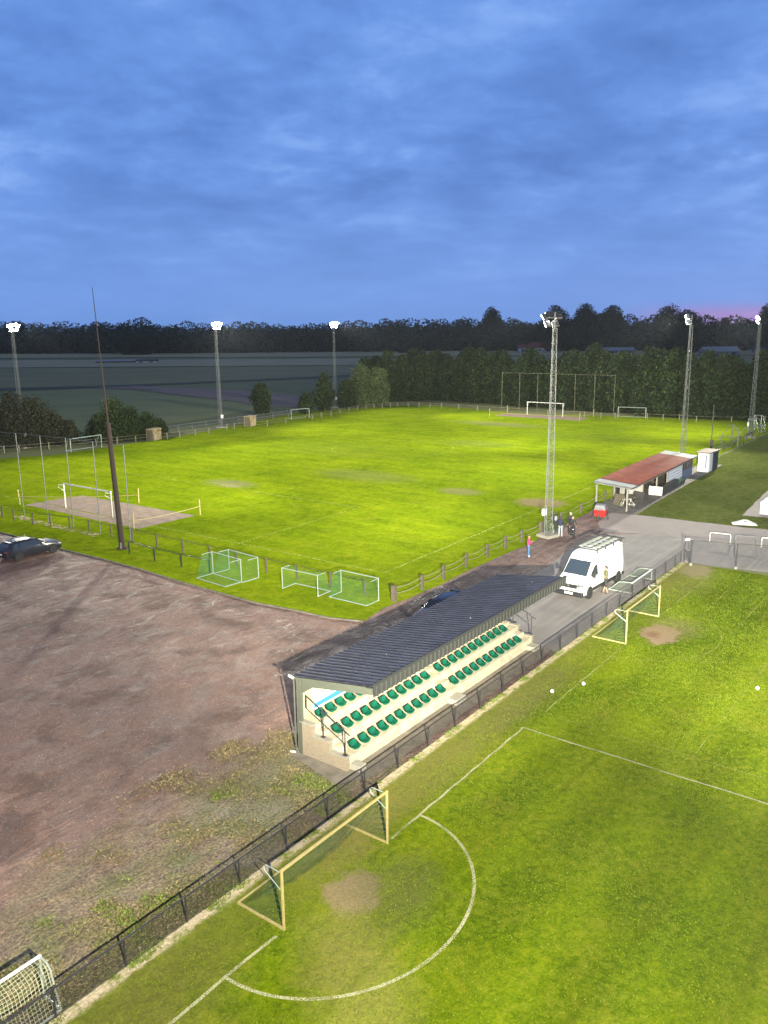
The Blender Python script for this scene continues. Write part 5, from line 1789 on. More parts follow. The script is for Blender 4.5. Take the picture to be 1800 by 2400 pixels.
def person(label, loc, rz, top, legs, shoes, J, hair=(0.05, 0.03, 0.02), shorts=False, bald=False, sleeves='long', backpack=None, h=1.75, group=None):
    """J gives joint positions that differ from standing; +y is where the person faces"""
    P = {'pelvis': (0, 0, .93), 'waist': (0, .0, 1.07), 'chest': (0, .01, 1.28), 'upchest': (0, 0, 1.41), 'neck': (0, .01, 1.50), 'jaw': (0, .045, 1.56), 'head': (0, .03, 1.64), 'crown': (0, .02, 1.71),
         'nose': (0, .125, 1.615),
         'shl': (-.17, 0, 1.42), 'ell': (-.23, -.02, 1.14), 'wrl': (-.24, .05, .90), 'shr': (.17, 0, 1.42), 'elr': (.23, -.02, 1.14), 'wrr': (.24, .05, .90),
         'hipl': (-.09, 0, .90), 'knl': (-.11, .02, .50), 'anl': (-.12, -.02, .09), 'tol': (-.14, .13, .04), 'hipr': (.09, 0, .90), 'knr': (.11, .02, .50), 'anr': (.12, -.02, .09), 'tor': (.14, .13, .04)}
    P.update(J)
    R = {'pelvis': .135, 'waist': .125, 'chest': .145, 'upchest': .12, 'neck': .055, 'jaw': .065, 'head': .095, 'crown': .075, 'nose': .018, 'shl': .075, 'ell': .047, 'wrl': .030, 'hipl': .095, 'knl': .062, 'anl': .045, 'tol': .036}
    for k in list(R):
        if k.endswith('l') and k != 'pelvis' and k[:-1] + 'r' in P: R[k[:-1] + 'r'] = R[k]
    E = [('pelvis', 'waist'), ('waist', 'chest'), ('chest', 'upchest'), ('upchest', 'neck'), ('neck', 'jaw'), ('jaw', 'head'), ('head', 'crown'), ('head', 'nose'),
         ('upchest', 'shl'), ('shl', 'ell'), ('ell', 'wrl'), ('upchest', 'shr'), ('shr', 'elr'), ('elr', 'wrr'),
         ('pelvis', 'hipl'), ('hipl', 'knl'), ('knl', 'anl'), ('anl', 'tol'), ('pelvis', 'hipr'), ('hipr', 'knr'), ('knr', 'anr'), ('anr', 'tor')]
    if not shorts:
        for k in ('knl', 'knr'): R[k] = .075
        for k in ('anl', 'anr'): R[k] = .062
    # hands: palm and five fingers each
    for sd in ('l', 'r'):
        wr, el = Vector(P['wr' + sd]), Vector(P['el' + sd])
        d = (wr - el).normalized()
        side = d.cross(Vector((0, 0, 1)))
        side = Vector((1, 0, 0)) if side.length < .2 else side.normalized()
        nrm = d.cross(side).normalized()
        pm = 'pm' + sd
        P[pm] = wr + d * .06; R[pm] = .028
        E.append(('wr' + sd, pm))
        inw = -1 if sd == 'r' else 1
        for i, ln in enumerate((.065, .075, .068, .052)):
            off = side * (-.024 + .016 * i)
            a, b_, c_ = 'f%s%da' % (sd, i), 'f%s%db' % (sd, i), 'f%s%dc' % (sd, i)
            P[a] = wr + d * .10 + off; P[b_] = P[a] + d * ln * .5 + nrm * .008; P[c_] = P[b_] + d * ln * .4 + nrm * .022
            R[a] = .010; R[b_] = .009; R[c_] = .007
            E += [(pm, a), (a, b_), (b_, c_)]
        a, b_ = 'f%sta' % sd, 'f%stb' % sd
        P[a] = wr + d * .055 - side * .038; P[b_] = P[a] + d * .035 - side * .014 + nrm * .01
        R[a] = .011; R[b_] = .009
        E += [(pm, a), (a, b_)]
    keys = list(P)
    me = bpy.data.meshes.new('body')
    me.from_pydata([tuple(P[k]) for k in keys], [(keys.index(a), keys.index(b_)) for a, b_ in E], [])
    ob = bpy.data.objects.new('tmp', me); COL.objects.link(ob)
    sk = ob.modifiers.new('skin', 'SKIN'); sk.use_smooth_shade = True
    sub = ob.modifiers.new('sub', 'SUBSURF'); sub.levels = 1; sub.render_levels = 1
    for i, k in enumerate(keys):
        r = R.get(k, .05)
        fx, fy = (r, r)
        if k in ('pelvis', 'waist', 'chest', 'upchest'): fx, fy = r * 1.25, r * .85
        if k in ('head', 'crown', 'jaw'): fx, fy = r * .86, r * 1.05
        me.skin_vertices[0].data[i].radius = (fx, fy)
        me.skin_vertices[0].data[i].use_root = (k == 'pelvis')
    dg = bpy.context.evaluated_depsgraph_get()
    nm = bpy.data.meshes.new_from_object(ob.evaluated_get(dg))
    bpy.data.objects.remove(ob)
    mats = [SKIN, top, legs, shoes]
    nm.materials.clear()
    for m_ in mats: nm.materials.append(m_)
    segs = []
    for a, b_ in E:
        kk = (a, b_)
        if any(x in ('jaw', 'head', 'crown', 'nose') or x[0] == 'f' or x.startswith('pm') for x in kk): c = 0
        elif kk == ('upchest', 'neck'): c = 1
        elif b_ in ('ell', 'elr', 'shl', 'shr', 'waist', 'chest', 'upchest'): c = 1
        elif b_ in ('wrl', 'wrr'): c = 1 if sleeves == 'long' else 0
        elif b_ in ('hipl', 'hipr', 'knl', 'knr'): c = 2
        elif b_ in ('anl', 'anr'): c = 0 if shorts else 2
        elif b_ in ('tol', 'tor'): c = 3
        else: c = 0
        segs.append((Vector(P[a]), Vector(P[b_]), c, (R.get(a, .05) + R.get(b_, .05)) / 2))
    for f in nm.polygons:
        ce = f.center
        best, bc = 1e9, 1
        for a, b_, c, rr in segs:
            ab = b_ - a
            k = max(0, min(1, (ce - a).dot(ab) / max(ab.length_squared, 1e-9)))
            dd = (ce - (a + ab * k)).length - rr
            if dd < best: best, bc = dd, c
        if bc == 2 and ce.z > P['pelvis'][2] + .06: bc = 1
        if ce.z < P['anl'][2] + .0 and ce.z < .09: bc = 3
        f.material_index = bc
        f.use_smooth = True
    t = thing('person', label, 'person', loc, rz, group)
    t.scale = (h / 1.75,) * 3
    t.matrix_basis = Matrix.Translation(Vector(loc)) @ Matrix.Rotation(rz, 4, 'Z') @ Matrix.Scale(h / 1.75, 4)
    bo = bpy.data.objects.new('body', nm); COL.objects.link(bo); bo.parent = t
    hc = Vector(P['head'])
    hm = bpy.data.materials.get('hair_%d' % int(hair[0] * 100)) or paint('hair_%d' % int(hair[0] * 100), hair, 0.8)
    if not bald:
        mb = MB(); mb.sphere((hc.x, hc.y - .02, hc.z + .025), (.092, .105, .105), 14, 10)
        mb.v = [(x, y, z) if not (y > hc.y + .055 and z < hc.z + .06) else (x, hc.y + .03, z) for x, y, z in mb.v]
        mb.build('hair', hm, t, smooth=True)
    for s in (-1, 1):
        MB().sphere((hc.x + s * .03, hc.y + .092, hc.z + .005), .010, 8, 6).build('eye', M['black_plastic'], t)
        MB().sphere((hc.x + s * .085, hc.y, hc.z - .01), (.012, .022, .032), 8, 6).build('ear', SKIN, t)
    MB().box((hc.x, hc.y + .092, hc.z - .058), (.045, .012, .010)).build('mouth', paint('lips', (.35, .12, .1), .6) if 'lips' not in bpy.data.materials else bpy.data.materials['lips'], t)
    if backpack:
        b_ = MB().sphere((0, -.17, 1.22), (.14, .09, .22), 14, 10).build('backpack', backpack, t, smooth=True)
    return t


C_PINK = cloth('pink_jacket', (0.75, 0.03, 0.14)); C_JEAN = cloth('blue_jeans', (0.05, 0.13, 0.30)); C_WS = cloth('white_shoes', (0.6, 0.6, 0.6))
C_KHAKI = cloth('khaki_shirt', (0.085, 0.09, 0.035)); C_BLK = cloth('black_cloth', (0.015, 0.015, 0.02)); C_NAVY = cloth('navy_jacket', (0.01, 0.015, 0.045)); C_LJ = cloth('pale_jeans', (0.22, 0.27, 0.32)); C_GREY = cloth('grey_bag', (0.20, 0.20, 0.25))
phone_pose = {'ell': (-.22, .06, 1.18), 'wrl': (-.08, .27, 1.26), 'elr': (.22, .06, 1.18), 'wrr': (.08, .27, 1.26), 'head': (0, .055, 1.63), 'jaw': (0, .07, 1.56), 'nose': (0, .15, 1.60)}
t = person('person in a pink jacket and blue jeans looking at a phone by the rope fence', G(1238, 1305), math.radians(-95), C_PINK, C_JEAN, C_WS, phone_pose, hair=(0.25, 0.16, 0.08), h=1.62)
o = MB().box((0, .36, 1.29), (.075, .012, .15), Matrix.Rotation(-.5, 3, 'X')).build('mobile_phone', M['black_plastic'], None)
o.matrix_basis = t.matrix_basis.copy(); tag(o, 'dark phone held by the person in pink', 'phone')
person('man in khaki shirt and black shorts standing at the open side of the white van', G(1419, 1391), RZ + math.radians(35), C_KHAKI, C_BLK, C_BLK,
       {'ell': (-.24, .08, 1.18), 'wrl': (-.12, .30, 1.15), 'elr': (.24, .10, 1.20), 'wrr': (.16, .34, 1.22), 'knl': (-.12, .05, .5), 'anl': (-.14, -.10, .09), 'tol': (-.15, .05, .04), 'anr': (.14, .10, .09), 'tor': (.15, .25, .04)}, shorts=True, sleeves='short', h=1.82)
person('person with a grey backpack and black trousers beside a bicycle at the mast foot', G(1300, 1247), math.radians(10), C_BLK, C_BLK, C_BLK, {'wrl': (-.25, .15, .95)}, backpack=C_GREY, h=1.75)
person('person in navy jacket and pale jeans standing beside the mast, seen from behind', G(1313, 1258), math.radians(-12), C_NAVY, C_LJ, C_WS, {'wrl': (-.20, .12, .98), 'wrr': (.20, .14, .98)}, h=1.72)
person('person in black standing behind the bicycle with panniers', G(1336, 1252), math.radians(190), C_BLK, C_BLK, C_BLK, {'wrl': (-.22, .22, 1.0), 'ell': (-.24, .04, 1.15)}, hair=(0.4, 0.38, 0.36), h=1.84)
ride = {'pelvis': (0, -.16, 1.0), 'waist': (0, -.13, 1.13), 'chest': (0, -.02, 1.33), 'upchest': (0, .03, 1.44), 'neck': (0, .06, 1.53), 'jaw': (0, .11, 1.58), 'head': (0, .10, 1.66), 'crown': (0, .09, 1.73), 'nose': (0, .20, 1.63),
        'shl': (-.17, .03, 1.44), 'shr': (.17, .03, 1.44), 'ell': (-.25, .14, 1.20), 'elr': (.25, .14, 1.20), 'wrl': (-.26, .28, 1.06), 'wrr': (.26, .28, 1.06),
        'hipl': (-.10, -.14, .97), 'hipr': (.10, -.14, .97), 'knl': (-.16, .18, .66), 'anl': (-.20, .05, .09), 'tol': (-.22, .20, .04), 'knr': (.14, .15, .62), 'anr': (.14, .0, .26), 'tor': (.15, .15, .22)}
bk = G(1341, 1259)
person('person in black sitting astride a bicycle with one foot on the ground', bk, math.radians(172), C_BLK, C_BLK, C_BLK, ride, hair=(0.35, 0.3, 0.26), h=1.72)
bicycle('black bicycle with panniers ridden by the person in black', bk, math.radians(172), M['black_metal'], bags=True)
bicycle('pale bicycle held beside the person with the grey backpack', G(1293, 1253), math.radians(5), M['alu'], lean=0.06)
bicycle('dark bicycle standing between the group and the rope fence', G(1327, 1243), math.radians(125), M['black_metal'], lean=0.08)
bicycle('white framed bicycle leaning on the front post of the shelter', loc_of(sh, 1.6, 0.35), SH_RZ + 0.4, M['white_paint'], lean=0.1)

# red cargo cart by the shelter corner
cg = thing('cargo_bike', 'red box cargo tricycle with a clear rain cover parked at the shelter corner', 'cargo bike', W(68.6, -27.35), RZ - math.radians(90) + .2)
MB().add([(-.45, -.55, .35), (.45, -.55, .35), (.45, .45, .35), (-.45, .45, .35), (-.52, -.65, .95), (.52, -.65, .95), (.52, .55, .95), (-.52, .55, .95)],
         [(3, 2, 1, 0), (0, 1, 5, 4), (1, 2, 6, 5), (2, 3, 7, 6), (3, 0, 4, 7), (4, 5, 6, 7)]).build('cargo_box', M['red_paint'], cg, bevel=.03)
MB().add([(-.50, -.62, .96), (.50, -.62, .96), (.50, .52, .96), (-.50, .52, .96), (-.40, -.50, 1.35), (.40, -.50, 1.35), (.40, .0, 1.42), (-.40, .0, 1.42)],
         [(0, 1, 5, 4), (1, 2, 6, 5), (2, 3, 7, 6), (3, 0, 4, 7), (4, 5, 6, 7)]).build('rain_cover', paint('rain_cover', (.16, .16, .18), .3), cg)
for x, y in ((-.62, .1), (.62, .1), (0, -1.25)):
    pts = [(x, y + .29 * math.cos(a), .31 + .29 * math.sin(a)) for a in [2 * math.pi * i / 20 for i in range(21)]]
    wh = MB().path(pts, .028, 6).build('wheel', M['rubber'], cg)
    mb = MB()
    for k in range(10):
        a = math.pi * 2 * k / 10; mb.tube((x, y, .31), (x, y + .28 * math.cos(a), .31 + .28 * math.sin(a)), .004, 3)
    mb.build('spokes', M['alu'], wh)
fr = MB()
for a, b_ in (((0, -.5, .4), (0, -1.25, .31)), ((0, -.6, .45), (0, -.95, .85)), ((0, -.95, .85), (0, -1.25, .31)), ((-.62, .1, .31), (.62, .1, .31)), ((0, -.45, .4), (0, -.62, 1.05))): fr.tube(a, b_, .022, 6)
fr.build('frame', M['black_metal'], cg)
MB().path([(-.3, -.82, 1.05), (-.2, -.66, 1.06), (.2, -.66, 1.06), (.3, -.82, 1.05)], .016, 6).build('handlebar', M['black_metal'], cg)
MB().box((0, -1.0, .93), (.18, .28, .06)).build('saddle', M['black_plastic'], cg, bevel=.02)
for s in (-.15, .2):
    MB().lathe([(.001, 0), (.06, 0), (.06, .008), (.001, .008)], (s, .56, .72 + .0), 12, 'Y').build('reflector', paint('pale_red_disc', (.7, .2, .15), .4) if 'pale_red_disc' not in bpy.data.materials else bpy.data.materials['pale_red_disc'], cg)

# ================================================================== vegetation
def leafmat(name, a, b_, c, sc_=0.45, isl=0.5):
    m, nt, b = newmat(name)
    g = nt.nodes.new('ShaderNodeNewGeometry')
    n = noise(nt, objvec(nt), sc_, 3, 0.6)
    k = mth(nt, 'ADD', mth(nt, 'MULTIPLY', g.outputs['Random Per Island'], isl), mth(nt, 'MULTIPLY', n, 1 - isl))
    L(nt, ramp(nt, k, [(0.25, a), (0.5, b_), (0.75, c)]), b.inputs['Base Color'])
    b.inputs['Roughness'].default_value = 0.75
    b.inputs['Specular IOR Level'].default_value = 0.2
    return m


M['leaf_dark'] = leafmat('dark_foliage', (0.006, 0.011, 0.004), (0.014, 0.026, 0.006), (0.034, 0.056, 0.011))
M['leaf_light'] = leafmat('pale_foliage', (0.028, 0.045, 0.014), (0.052, 0.075, 0.024), (0.095, 0.115, 0.042))
M['leaf_brown'] = leafmat('brownish_foliage', (0.014, 0.016, 0.010), (0.024, 0.027, 0.015), (0.040, 0.043, 0.022))
M['leaf_far'] = leafmat('far_foliage', (0.016, 0.024, 0.018), (0.036, 0.048, 0.036), (0.070, 0.084, 0.062), 0.06, 0.25)
M['bark'] = paint('bark', (0.07, 0.055, 0.04), 0.95, var=0.3, scale=5)


def crown_mesh(name, lobes, n, size, mat, seed, hollow=0.55, jit=0.16):
    r = np.random.default_rng(seed)
    vol = np.array([a * b_ * c for (_, _, _, a, b_, c) in lobes]) ** (2 / 3)
    idx = r.choice(len(lobes), n, p=vol / vol.sum())
    d = r.normal(size=(n, 3)); d /= np.linalg.norm(d, axis=1)[:, None]
    rad = hollow + (1 - hollow) * r.random(n) ** 0.6
    rad *= 1 + jit * r.normal(size=n).clip(-1.5, 1.8) * 0.7
    lo = np.array(lobes)
    c = lo[idx, :3] + d * lo[idx, 3:] * rad[:, None]
    c = c[c[:, 2] > 0.15]
    n = len(c)
    a = r.normal(size=(n, 3)); a /= np.linalg.norm(a, axis=1)[:, None]
    b_ = np.cross(a, r.normal(size=(n, 3))); b_ /= np.linalg.norm(b_, axis=1)[:, None]
    s = size * (0.6 + 0.8 * r.random(n))[:, None]
    v = np.stack([c - a * s, c + b_ * s * 0.6, c + a * s, c - b_ * s * 0.6], 1).reshape(-1, 3)
    me = bpy.data.meshes.new(name)
    me.vertices.add(n * 4); me.loops.add(n * 4); me.polygons.add(n)
    me.vertices.foreach_set('co', v.astype(np.float32).ravel())
    me.loops.foreach_set('vertex_index', np.arange(n * 4, dtype=np.int32))
    me.polygons.foreach_set('loop_start', np.arange(0, n * 4, 4, dtype=np.int32))
    me.polygons.foreach_set('loop_total', np.full(n, 4, np.int32))
    me.materials.append(mat)
    me.update(calc_edges=True)
    return me


def tree_lobes(seed, h, wd, base=0.1, n=16, shape='column'):
    r = random.Random(seed)
    out = []
    for i in range(n):
        k = (i + .5) / n
        z = h * (base + (1 - base) * k)
        if shape == 'column': f = min(1.0, 0.75 + k * .5) if k < .5 else 1.0 - (k - .5) * 1.1
        elif shape == 'bush': f = math.sqrt(max(.05, 1 - k * k))
        else: f = math.sin(math.pi * min(1, .18 + .82 * k)) ** .6
        rr = wd / 2 * f
        a = i * 2.4 + r.random()
        o = rr * .45 * r.uniform(.6, 1.2)
        q = wd * .26 * r.uniform(.75, 1.25) * (.6 + .4 * f)
        out.append((o * math.cos(a), o * math.sin(a), z, q, q, q * r.uniform(.9, 1.3)))
    return out


def trunk_mb(h, r0, seed, limbs=6):
    r = random.Random(seed)
    mb = MB(); mb.tube((0, 0, -.1), (0, 0, h * .45), r0, 8, r0 * .65); mb.tube((0, 0, h * .45), (r.uniform(-.3, .3), r.uniform(-.3, .3), h * .9), r0 * .65, 6, r0 * .15)
    for i in range(limbs):
        a = i * 2.4; z = h * (.25 + .09 * i)
        mb.tube((0, 0, z), (math.cos(a) * h * .16, math.sin(a) * h * .16, z + h * .14), r0 * .3, 5, r0 * .08)
    return mb


def tree_proto(kind, seed, h, wd, n, size, mat, shape, base=.1, hollow=.5, label='', loc=(0, 0, 0), group=None):
    t = thing(kind, label, 'tree' if 'tree' in kind else 'bush', loc, random.random() * 6, group)
    me = crown_mesh('crown', tree_lobes(seed, h, wd, base, 16 if size < .4 else 30, shape), n, size, mat, seed, hollow, .16 if size < .4 else .06)
    o = bpy.data.objects.new('crown', me); COL.objects.link(o); o.parent = t
    trunk_mb(h, .028 * h + .04, seed).build('trunk', M['bark'], t)
    return t


ROWG = 'trees of the tall dense row behind the far pitch'
ROWL = 'dense dark green tree in the tall clipped row behind the far end'
row_px = [(868, 941), (905, 942), (942, 941), (978, 940), (1012, 939), (1048, 940), (1085, 942), (1120, 945), (1155, 947), (1192, 950), (1230, 953), (1266, 956), (1302, 958), (1338, 961), (1374, 964), (1410, 967), (1446, 970), (1482, 972), (1518, 975), (1552, 977), (1588, 979), (1622, 981), (1656, 983), (1690, 984), (1722, 985), (1756, 986), (1790, 987), (1826, 988), (1862, 989)]
row_top = [848, 835, 838, 836, 840, 842, 834, 830, 836, 842, 838, 846, 850, 836, 832, 838, 842, 846, 842, 836, 842, 846, 850, 846, 852, 868, 850, 840, 846]
protos = [tree_proto('row_tree', 31 + k, 10.0, 6.2, 9000, 0.24, M['leaf_dark'], 'column', .06, .5, ROWL, group=ROWG) for k in range(4)]
used = [False] * 4
for i, (px, tp) in enumerate(zip(row_px, row_top)):
    p = G(*px) + Vector((0.4 * random.uniform(-1, 1), 1.2 + random.uniform(-.5, .8), 0))
    depth = p.y * CP + CAM_H * SP
    hgt = (px[1] - tp) / F_PX * depth * 1.03
    k = i % 4
    scl = (random.uniform(.95, 1.12), random.uniform(.9, 1.1), hgt / 10.6)
    if not used[k]:
        protos[k].location = p; protos[k].scale = scl; used[k] = True
    else:
        copy_tree(protos[k], p, random.random() * 6.28, scale=scl)
# looser second rank behind gives the row depth
for i, (px, tp) in enumerate(zip(row_px[::2], row_top[::2])):
    p = G(*px) + Vector((random.uniform(1, 3), 6.5 + random.uniform(-.8, .8), 0))
    depth = p.y * CP + CAM_H * SP
    copy_tree(protos[(i + 2) % 4], p, random.random() * 6.28, scale=(1.15, 1.1, (px[1] - tp) / F_PX * depth * 1.06 / 10.6))

# lighter trees near the third mast
for i, (x, y, top, wd, mt, lab) in enumerate(((612, 972, 908, 4.6, 'leaf_dark', 'thin dark green tree left of the small blue grey shed'), (760, 965, 884, 5.2, 'leaf_dark', 'green tree right behind the third lattice mast from the left'), (812, 958, 900, 5.0, 'leaf_dark', 'low dark tree between the third mast and the pale crowned trees'),
                                              (848, 955, 866, 6.4, 'leaf_light', 'broad tree with pale grey green crown near the end of the tall row'), (886, 955, 868, 5.6, 'leaf_light', 'pale leaved tree touching the end of the tall row'), (716, 972, 925, 3.4, 'leaf_dark', 'small round tree behind the small white spare goal'))):
    p = G(x, y) + Vector((0, 1.5, 0))
    hgt = (y - top) / F_PX * (p.y * CP + CAM_H * SP)
    tree_proto('tree', 60 + i, hgt, wd, 6500, .20, M[mt], 'round', .12, .35, lab, p)
# bushes at the left touchline
for i, (x, y, top, wd, lab) in enumerate(((-40, 1058, 930, 7.5, 'large dark bushy tree cut by the left edge behind the ball stop poles'), (22, 1056, 934, 7.0, 'dark bushy tree just right of the furthest left mast foot'), (75, 1052, 945, 6.4, 'dark brownish bushy tree left of the long grey spare goal'), (118, 1048, 975, 5.0, 'lower dark bush beside the grey white spare goal'), (152, 1046, 1000, 4.0, 'small dark bush right above the left end of the spare goal'),
                                          (225, 1042, 988, 5.4, 'rounded dark bush left of the leaning pole'), (262, 1040, 952, 5.6, 'taller dark bush behind the leaning pole'), (300, 1036, 968, 4.8, 'dark green pointed bush right of the leaning pole'), (340, 1030, 983, 4.6, 'low round bush beside the nearer plank dugout'), (365, 1024, 990, 3.2, 'smallest round bush behind the nearer plank dugout'))):
    p = G(x, y) + Vector((0, 2.0, 0))
    hgt = (y - top) / F_PX * (p.y * CP + CAM_H * SP)
    tree_proto('bush', 80 + i, hgt, wd, 6000, .15, M['leaf_brown'] if i < 5 else M['leaf_dark'], 'bush', .05, .4, lab, p)

# small shed among them
sp0 = G(734, 958)
sd = thing('shed', 'small blue grey shed between the trees beyond the far touchline', 'shed', sp0, 0.3)
MB().box((0, 0, 1.2), (2.6, 2.4, 2.4)).build('wall', M['wall_blue'], sd)
MB().box((0, 0, 2.5), (3.2, 3.0, .15), Matrix.Rotation(.08, 3, 'X')).build('roof', M['roof_pale'], sd)
MB().box((-.3, -1.22, 1.0), (.9, .05, 1.9)).build('door', M['dark_in'], sd)

# far wood: one mass along the horizon
def far_wood(px_tops, name, ybase_fn, n_per, size, seed, rows, d0=None):
    r = random.Random(seed)
    allm = []
    lobes = []
    for row in range(rows):
        x = px_tops[0][0]
        while x < px_tops[-1][0]:
            for (xa, ta), (xb, tb) in zip(px_tops[:-1], px_tops[1:]):
                if xa <= x <= xb:
                    tp = ta + (tb - ta) * (x - xa) / max(1, xb - xa); break
            g0 = G(x, ybase_fn(x))
            p = g0 * (1 + .055 * row + r.uniform(-.01, .02)); p.z = 0
            depth = p.y * CP + CAM_H * SP
            hor = 763.3 + ROLL * (x - 900)
            topz = CAM_H + (hor - tp) / F_PX * depth
            if row < rows - 1: topz *= r.uniform(.62, .92) * (0.8 if row == 0 else 1)
            else: topz *= r.uniform(.90, 1.05)
            wd = r.uniform(10, 19)
            nl = 9
            for i in range(nl):
                k = (i + .5) / nl
                f = math.sin(math.pi * min(1, .25 + .72 * k)) ** .5
                a = i * 2.4 + r.random() * 2
                q = wd * .36 * r.uniform(.8, 1.2)
                lobes.append((p.x + math.cos(a) * wd * .25 * f, p.y + math.sin(a) * wd * .2, topz * (.06 + .86 * k), q, q, q * .9))
            x += wd * .62 / depth * F_PX
    me = crown_mesh(name, lobes, n_per, size, M['leaf_far'], seed, .80, .04)
    o = bpy.data.objects.new(name, me); COL.objects.link(o)
    return o


def yb_(x): return 829 - max(0, x - 400) * .0078 if x < 1250 else 822


tops = [(-420, 757), (0, 757), (120, 756), (200, 760), (320, 758), (420, 764), (600, 764), (720, 762), (800, 761), (900, 755), (1050, 750), (1130, 748), (1210, 751), (1262, 752), (1290, 736), (1450, 738), (1490, 752), (1530, 742), (1640, 744), (1700, 754), (1770, 750), (1800, 738), (2150, 742)]
wd_ = far_wood(tops, 'woodland', yb_, 330000, 0.85, 5, 4)
tag(wd_, 'dark blue green wood along the whole horizon beyond the fields', 'wood', kind='stuff')

for i, (x, y, top, wd, shp, lab) in enumerate(((1152, 822, 735, 17, 'round', 'tall round topped dark tree standing above the wood right of the middle'), (1300, 824, 728, 22, 'round', 'broad tall tree at the left of the raised clump on the horizon'), (1368, 824, 727, 24, 'round', 'broad tall tree in the middle of the raised clump on the horizon'), (1430, 824, 729, 21, 'round', 'tall tree at the right end of the raised clump on the horizon'),
                                               (1560, 828, 737, 24, 'round', 'wide dark tree right of the fifth mast head'), (1605, 828, 740, 20, 'round', 'rounded dark tree behind the head of the mast over the shelter'), (1795, 828, 730, 20, 'round', 'tall tree on the horizon at the right edge'),
                                               (1695, 830, 750, 8, 'round', 'small distinct tree against the pink glow'), (950, 828, 795, 12, 'bush', 'rounded pale tree in front of the wood left of the tall one'), (300, 832, 780, 12, 'round', 'dark tree before the wood right of the leaning pole'), (335, 832, 782, 13, 'round', 'second dark tree before the wood right of the leaning pole'), (1225, 824, 765, 12, 'round', 'dark tree left of the red roofed farm building'))):
    p = G(x, y) + Vector((0, 0, 0))
    hgt = (y - top) / F_PX * (p.y * CP + CAM_H * SP)
    tree_proto('tree', 140 + i, hgt, wd, 11000, .48, M['leaf_far'], shp, .08, .6, lab, p)


# real tufts and blades where the ground is near enough to show them
def blades(name, n, region, keep, size, mat, seed, lean=.5):
    r = np.random.default_rng(seed)
    s0, s1, t0, t1 = region
    S = s0 + (s1 - s0) * r.random(n) ** 1.35
    T = t0 + (t1 - t0) * r.random(n)
    k = keep(S, T, r)
    S, T = S[k], T[k]
    n = len(S)
    x = .6 * S + .8 * T; y = .8 * S - .6 * T
    c = np.stack([x, y, np.full(n, .012)], 1)
    a = r.random(n) * 6.283
    w_ = np.stack([np.cos(a), np.sin(a), np.zeros(n)], 1) * (size * .35 * (.6 + .8 * r.random(n)))[:, None]
    up = np.stack([r.normal(size=n) * lean, r.normal(size=n) * lean, np.ones(n)], 1)
    up /= np.linalg.norm(up, axis=1)[:, None]
    up *= (size * (.5 + .9 * r.random(n)))[:, None]
    v = np.stack([c - w_, c + w_, c + up], 1).reshape(-1, 3)
    me = bpy.data.meshes.new(name)
    me.vertices.add(n * 3); me.loops.add(n * 3); me.polygons.add(n)
    me.vertices.foreach_set('co', v.astype(np.float32).ravel())
    me.loops.foreach_set('vertex_index', np.arange(n * 3, dtype=np.int32))
    me.polygons.foreach_set('loop_start', np.arange(0, n * 3, 3, dtype=np.int32))
    me.polygons.foreach_set('loop_total', np.full(n, 3, np.int32))
    me.materials.append(mat)
    me.update(calc_edges=True)
    o = bpy.data.objects.new(name, me); COL.objects.link(o)
    return tag(o, kind='stuff')


def field_noise(S, T, f, seed):
    r = np.random.default_rng(seed)
    out = 0
    for i in range(7):
        a = r.random() * 6.283; q = f * (1 + .7 * i); ph = r.random() * 6.283
        out = out + np.sin(q * (S * math.cos(a) + T * math.sin(a)) + ph) / (1 + .5 * i)
    return out / 2.2


def keep_pitch(S, T, r):
    k = r.random(len(S)) < .55 + .45 * field_noise(S, T, .9, 3)
    for (cx, cy, rx, ry) in ((17.05, -14.1, 1.0, .9), (43.9, -13.7, 1.5, 1.0), (57.6, -15.8, 1.8, 1.0)):
        k &= ((S - cx) / rx) ** 2 + ((T - cy) / ry) ** 2 > .7 + .8 * r.random(len(S))
    k &= ~((T < -16.2 + .4 * field_noise(S, T, 2.2, 5)) & (r.random(len(S)) > .12))
    for t_ in (-14.8,):
        k &= (np.abs(T - t_) > .07) | (r.random(len(S)) < .4)
    d = np.sqrt(((S - 17) / 4.62) ** 2 + ((T + 14.72) / 4.1) ** 2)
    k &= (np.abs(d - 1) > .015) | (r.random(len(S)) < .35)
    k &= (np.abs(S - 29.5) > .06) | (r.random(len(S)) < .4)
    return k


M['blade'] = leafmat('turf_blades', (0.065, 0.102, 0.003), (0.100, 0.147, 0.003), (0.140, 0.178, 0.005))
M['blade_dry'] = leafmat('dry_tufts', (0.070, 0.075, 0.020), (0.13, 0.12, 0.045), (0.27, 0.21, 0.12))
M['blade_weed'] = leafmat('weed_tufts', (0.055, 0.085, 0.010), (0.10, 0.14, 0.020), (0.17, 0.20, 0.05))
blades('grass', 620000, (5, 58.5, -17.1, 17), keep_pitch, .045, M['blade'], 21)
blades('weeds', 120000, (-2, 23.5, -24.5, -17.35), lambda S, T, r: (field_noise(S, T, .8, 8) + .25 > (-T - 17.4) / 8.5 + r.random(len(S)) * .9 - .35 + .5 * (S < 12)) & ~((S > 21.4) & (T > -21.4)), .075, M['blade_dry'], 22, .9)
blades('weeds', 60000, (-2, 26, -22, -17.3), lambda S, T, r: (field_noise(S, T, 1.1, 9) > .15 + (-T - 17.4) / 8 + .5 * r.random(len(S))) & ~((S > 21.4) & (T > -21.4)), .09, M['blade_weed'], 23, .9)
blades('weeds', 14000, (4, 58.5, -17.32, -17.0), lambda S, T, r: field_noise(S, T, 2.0, 10) > .1 + .5 * r.random(len(S)), .07, M['blade_weed'], 24, .9)


